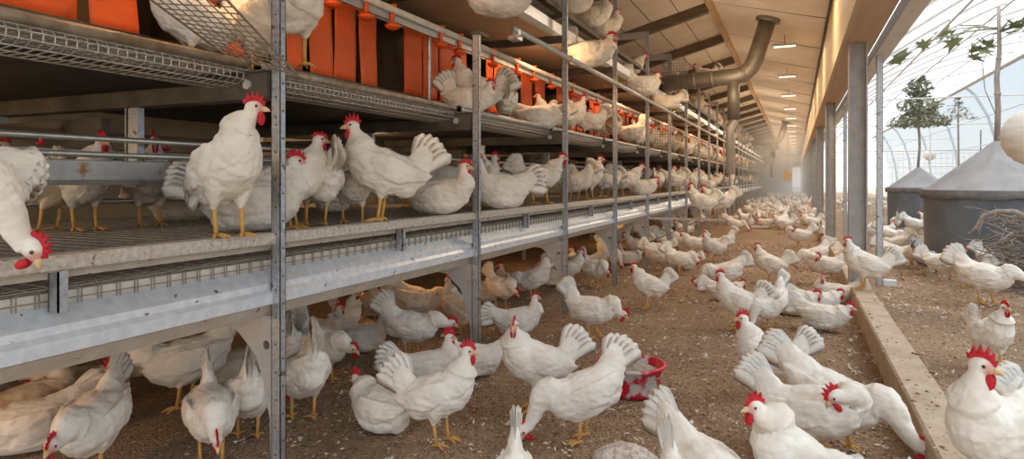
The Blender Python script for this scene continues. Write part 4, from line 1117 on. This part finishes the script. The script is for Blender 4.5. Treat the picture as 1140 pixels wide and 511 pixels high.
 ('m', 640, -1.95, 165, 'forward', 'white hen with tail up beside the third post, turned away', 1.0, 1),
 ('m', 655, -1.84, 335, 'alert', 'cream hen standing on the ledge in the fourth bay, face right', 1.0, 5, LEDGE),
 ('m', 674, -2.15, 190, 'walk', 'cream hen behind the standing cream hen, left of the fourth post', 1.0, 1),
 ('m', 697, -1.95, 5, 'walk', 'white hen just right of the fourth post, red face raised right', 1.08, 0),
 ('m', 715, -1.79, 350, 'sit_low', 'white hen lying over the ledge left of the fifth post, red face right', 1.10, 1, LEDGE),
 ('m', 732, -2.0, 75, 'preen', 'white hen seen from behind between the fifth and sixth posts', 1.05, 1),
 # --- upper tier
 ('p', 326, -1.90, 80, 'alert', 'large white hen rump right beside the nearest post at the top edge', 1.2, 0, 1.57),
 ('p', 292, -1.98, 285, 'tall', 'cream hen breast behind the wire mesh ramp at the top edge', .95, 1, None, 'feather_warm_shade'),
 ('p', 215, -2.15, 200, 'alert', 'white hen belly and orange legs behind the wire mesh ramp', 1.0, 1),
 ('p', 530, -2.10, 186, 'alert', 'white hen standing before the orange curtains, looking left, behind the second post', 1.12, 2),
 ('p', 562, -2.0, 95, 'alert', 'plump white hen rump with yellow legs just right of the second post, upper tier', .92, 2),
 ('p', 522, -1.93, 350, 'roost', 'white hen resting on the thick pipe left of the second post, face right', .95, 1),
 ('p', 600, -1.95, 5, 'sit_low', 'white hen lying on the upper tier edge before the third post', 1.10, 0),
 ('p', 613, -2.12, 190, 'alert', 'white hen with raised head behind the lying hen by the orange curtains', .95, 1),
 ('p', 636, -1.98, 15, 'alert', 'white hen right of the third post on the upper tier, tail crossing the post', .95, 0),
 ('p', 655, -2.0, 195, 'walk', 'white hen on the upper tier in the fourth bay, tail raised left of the others', 1.0, 1),
 ('p', 668, -2.05, 170, 'alert', 'warm-tinted hen standing in the fourth bay before the fourth post, upper tier', .95, 1, None, 'feather_warm_shade'),
 ('p', 682, -1.92, 90, 'alert', 'warm-tinted hen standing right at the fourth post on the upper tier', 1.05, 0, None, 'feather_warm_shade'),
 ('p', 702, -1.98, 180, 'forward', 'white hen with tail right standing left of the fifth post, upper tier', 1.05, 1),
 ('p', 713, -1.95, 60, 'alert', 'white hen rump at the fifth post on the upper tier', .9, 1),
 # --- top
 ('t', 557, -1.66, 20, 'roost', 'plump hen at the near end of the bright perch pipe, cut by the top edge', 1.3, 0, 2.09),
 ('t', 657, -1.69, 352, 'roost', 'plump white hen on the bright perch pipe between third and fourth posts, tail left', 1.28, 1, 2.10),
 ('t', 716, -1.69, 30, 'roost', 'plump white hen on the bright perch pipe by the fifth post, back turned', 1.30, 0, 2.10),
 ('t', 702, -1.92, 5, 'walk', 'cream hen behind the plump back-turned hen, face right, fifth post', 1.0, 0, 2.32),
 ('t', 738, -1.85, 185, 'walk', 'cream hen with tail pointing right just after the fifth post near the roof', 1.0, 1, 2.36),
 ('t', 640, -1.75, 10, 'sit', 'leftmost of three hens on the dark top rail at the top edge', 1.0, 0, 2.54),
 ('t', 660, -1.75, 350, 'sit', 'middle one of three hens on the dark top rail at the top edge', 1.0, 1, 2.54),
 ('t', 674, -1.75, 355, 'sit', 'rightmost of three hens on the dark top rail, face by the fourth post', .95, 2, 2.54),
 ('t', 744, -1.82, 270, 'alert', 'white hen behind the upright wire mesh screen, upper one', 1.0, 1, 2.33),
 ('t', 742, -1.70, 190, 'sit', 'white hen behind the upright wire mesh screen, lower one', 1.1, 1, 2.11),
 ('t', 768, -1.95, 350, 'walk', 'cream hen right of the wire mesh screen below the duct', 1.0, 1, 2.33),
 ('t', 797, -1.9, 20, 'alert', 'cream hen on the top tier left of the duct drop pipe', 1.0, 0, 2.33),
 ('t', 809, -1.75, 95, 'alert', 'white hen directly left of the duct drop pipe, back turned', 1.0, 1, 2.33),
 ('t', 786, -1.34, 180, 'walk', 'brownish hen standing on top of the horizontal ventilation duct', .95, 0, 2.63),
 # --- greenhouse side
 ('k', 1104, 562, 250, 'look_l', 'large white hen with big red comb on the kerb in the right corner', 1.08, 6),
 ('o', 1103, 412, 300, 'alert', 'white hen standing on the greenhouse litter behind the large hen, face right', 1.0, 7),
 ('o', 1190, 524, 20, 'walk', 'white hen back at the right edge, behind the large hen in the corner', 1.0, 0),
 ('k', 963, 322, 186, 'alert', 'white hen standing on the kerb at the nearest grey column, looking left', 1.05, 2),
 ('o', 1096, 338, 348, 'forward', 'large white hen stooping right before the brushwood, tail to the left', 1.25, 2),
 ('o', 1078, 320, 190, 'alert', 'white hen with upright red comb behind the large stooping hen', .95, 3),
 ('o', 1050, 312, 355, 'walk', 'white hen before the large tub with tail up left, head hidden by the next hen', 1.0, 2),
 ('o', 1105, 306, 0, 'forward', 'white hen between the large tub and the brushwood, red face right', .95, 1),
 ('o', 1094, 318, 120, 'sit', 'white hen low at the brushwood, only its tail and back showing', .9, 0),
 ('o', 990, 273, 0, 'peck_w', 'white hen pecking right, just right of the slim pale post, rear one', 1.0, 1),
 ('o', 994, 297, 0, 'peck_w', 'white hen pecking right at the slim pale post, front one', 1.0, 0),
 ('o', 1000, 284, 180, 'peck', 'white hen feeding between the two pecking hens by the slim post', .95, 0),
 ('o', 1018, 299, 95, 'peck', 'white hen seen from behind, raised tail, left of the speckled hen', 1.0, 1),
 ('o', 1029, 306, 60, 'peck', 'grey speckled hen feeding at the left foot of the large tub', 1.0, 0, None, 'speckled'),
 ('o', 1018, 260, 0, 'peck_w', 'white hen pecking at the foot of the distant tub, right one in front', 1.1, 0),
 ('o', 1036, 257, 180, 'walk', 'white hen behind the pecking hen at the foot of the distant tub', 1.1, 0),
 ('o', 997, 257, 100, 'forward', 'white hen with upright tail at the left foot of the distant tub', 1.0, 1),
 ('o', 985, 262, 10, 'sit', 'white hen sitting beside the slim pale post, left of the distant tub', 1.0, 0),
 ('o', 968, 268, 180, 'peck', 'white hen seen between the nearest column and slim pale post', 1.0, 0),
 ('k', 904, 233, 90, 'alert', 'white hen standing on the kerb far down by the columns', 1.1, 0),
 ('k', 909, 240, 180, 'sit', 'white hen sitting on the kerb far down, before the standing one', 1.1, 1),
]
for h in H:
    kind, px, q, a, pose, label = h[:6]
    sc = h[6] if len(h) > 6 else 1; sd = h[7] if len(h) > 7 else 0; z = h[8] if len(h) > 8 else None; ft = h[9] if len(h) > 9 else 'feather'
    put(kind, px, q, a, pose, label, sc, sd, z, ft)

# further hens, bay by bay
rg = random.Random(21)
def free(x, y, z, d):
    return all(abs(z - c) > .3 or (x - a) ** 2 + (y - b) ** 2 > d * d for a, b, c in placed)
STAND = ['alert', 'walk', 'peck', 'preen', 'forward', 'alert', 'walk', 'low']; SITS = ['sit', 'sit_low', 'alert', 'walk', 'sit']
def scatter(n, fx, fy, z, poses, labf, group, dmin, ft=('feather',), zf=None):
    c = 0; tries = 0
    while c < n and tries < n * 40:
        tries += 1; x, y = fx(), fy()
        zz = zf(x, y) if zf else z
        if not free(x, y, zz, dmin): continue
        pz = rg.choice(poses)
        hen(Vector((x, y, zz)), rg.uniform(0, 2 * PI), pz, labf(x, y), rg.uniform(.92, 1.08), rg.randint(0, 1), rg.choice(ft), group, True); c += 1
def bay(y): return max(0, min(NP - 2, int((y - Y0) / SP)))
def bl(what):
    return lambda x, y: what % (ORD[bay(y)], ORD[bay(y) + 1]) if y < 14 else what.split(' between')[0] + ' in the distance past the eighth post'
U = rg.uniform
scatter(26, lambda: U(-2.16, -1.8), lambda: U(10.2, 16), MID, STAND + SITS, bl('white hen on the middle tier between the %s and %s posts'), 'middle tier hens in the far bays', .27)
scatter(20, lambda: U(-2.16, -1.8), lambda: 16 + 22 * rg.random() ** 1.4, MID, STAND + SITS, lambda x, y: 'tiny white hen on the middle tier in the far distance', 'middle tier hens far away', .27)
scatter(24, lambda: U(-2.25, -1.92), lambda: U(8.6, 16), UP, STAND, lambda x, y: 'white hen on the upper tier past the fifth post, before the red-orange curtains', 'upper tier hens in the far bays', .24, ('feather', 'feather_warm_shade'))
scatter(16, lambda: U(-2.2, -1.9), lambda: 16 + 18 * rg.random() ** 1.3, UP, STAND, lambda x, y: 'tiny hen on the upper tier in the far distance', 'upper tier hens far away', .24, ('feather', 'feather_warm_shade'))
scatter(34, lambda: U(-2.1, -1.83), lambda: 13.5 + 18 * rg.random() ** 1.2, 2.33, STAND + SITS, lambda x, y: 'small cream hen clustered on the top tier beyond the duct drop pipe', 'top tier hens beyond the duct', .20, ('feather', 'feather_warm_shade'), lambda x, y: rg.choice((2.325, 2.51)) if x > -1.92 else 2.51)
scatter(20, lambda: U(-2.9, -1.9), lambda: U(9.5, 20), FL + .004, STAND + SITS, lambda x, y: 'white hen on the litter under the panel past the sixth post', 'hens under the far bays', .3)
scatter(78, lambda: U(-1.5, .36), lambda: 15.5 + 26 * rg.random() ** 1.15, FL + .004, STAND + SITS, lambda x, y: 'tiny white hen in the distant crowd filling the far aisle', 'distant aisle crowd', .30)
scatter(9, lambda: U(1.0, 3.6), lambda: U(19.5, 30), FL + .004, STAND, lambda x, y: 'tiny white hen on the far greenhouse litter behind the distant tub', 'far greenhouse hens', .4)

# ------------------------------------------------------------------ light
wd = bpy.data.worlds.new('world'); SC.world = wd; wd.use_nodes = True
nt = wd.node_tree; N = nt.nodes; L = nt.links
bg = N['Background']
tc = N.new('ShaderNodeTexCoord'); sp = N.new('ShaderNodeSeparateXYZ'); L.new(tc.outputs['Generated'], sp.inputs[0])
rp = N.new('ShaderNodeValToRGB'); rp.color_ramp.elements[0].position = .0; rp.color_ramp.elements[0].color = (1, .93, .84, 1)
rp.color_ramp.elements[1].position = .32; rp.color_ramp.elements[1].color = (.74, .86, 1, 1)
L.new(sp.outputs['Z'], rp.inputs[0]); L.new(rp.outputs[0], bg.inputs[0]); bg.inputs[1].default_value = 2.0
def area(name, loc, rot_, sx, sy, power, color):
    l = bpy.data.lights.new(name, 'AREA'); l.shape = 'RECTANGLE'; l.size = sx; l.size_y = sy; l.energy = power; l.color = color
    o = bpy.data.objects.new(name, l); COL.objects.link(o); o.location = loc; o.rotation_euler = rot_; return o
def point(name, loc, power, color, r=.05):
    l = bpy.data.lights.new(name, 'POINT'); l.energy = power; l.color = color; l.shadow_soft_size = r
    o = bpy.data.objects.new(name, l); COL.objects.link(o); o.location = loc; return o
WARM = (1, .62, .32)
for k in range(0, 14):
    point('tier_lamp', (-2.75, 1.0 + 3.2 * k, .66), 7, (1, .55, .22))
    point('tier_lamp', (-3.0, 1.0 + 3.2 * k, 1.26), 6, (1, .66, .36))
    point('tier_lamp', (-1.95, 1.9 + 3.2 * k, 2.24), 11, WARM)
for p in LAMP:
    o = area('ceiling_lamp_and_fill', (p[0], p[1], p[2] - .04), (0, 0, 0), .30, .05, 22, (1, .78, .54))
    point('ceiling_lamp_and_fill', (p[0] - .6, p[1] - 1.6, 2.5), 10 if p[1] < 18 else 24, (1, .78, .56), .3)  # added fill points between the lamps, no fixture here; stronger toward the haze
sl = bpy.data.lights.new('sun', 'SUN'); sl.energy = 3.4; sl.angle = math.radians(25); sl.color = (1, .97, .92)
so = bpy.data.objects.new('sun', sl); COL.objects.link(so); so.rotation_euler = (math.radians(-25), math.radians(40), 0)

vs_ = SC.view_settings; vs_.view_transform = 'Standard'; vs_.look = 'None'; vs_.gamma = 1; vs_.exposure = .12; vs_.use_curve_mapping = False
SC.cycles.use_denoising = True
SC.cycles.max_bounces = 8; SC.cycles.transparent_max_bounces = 24
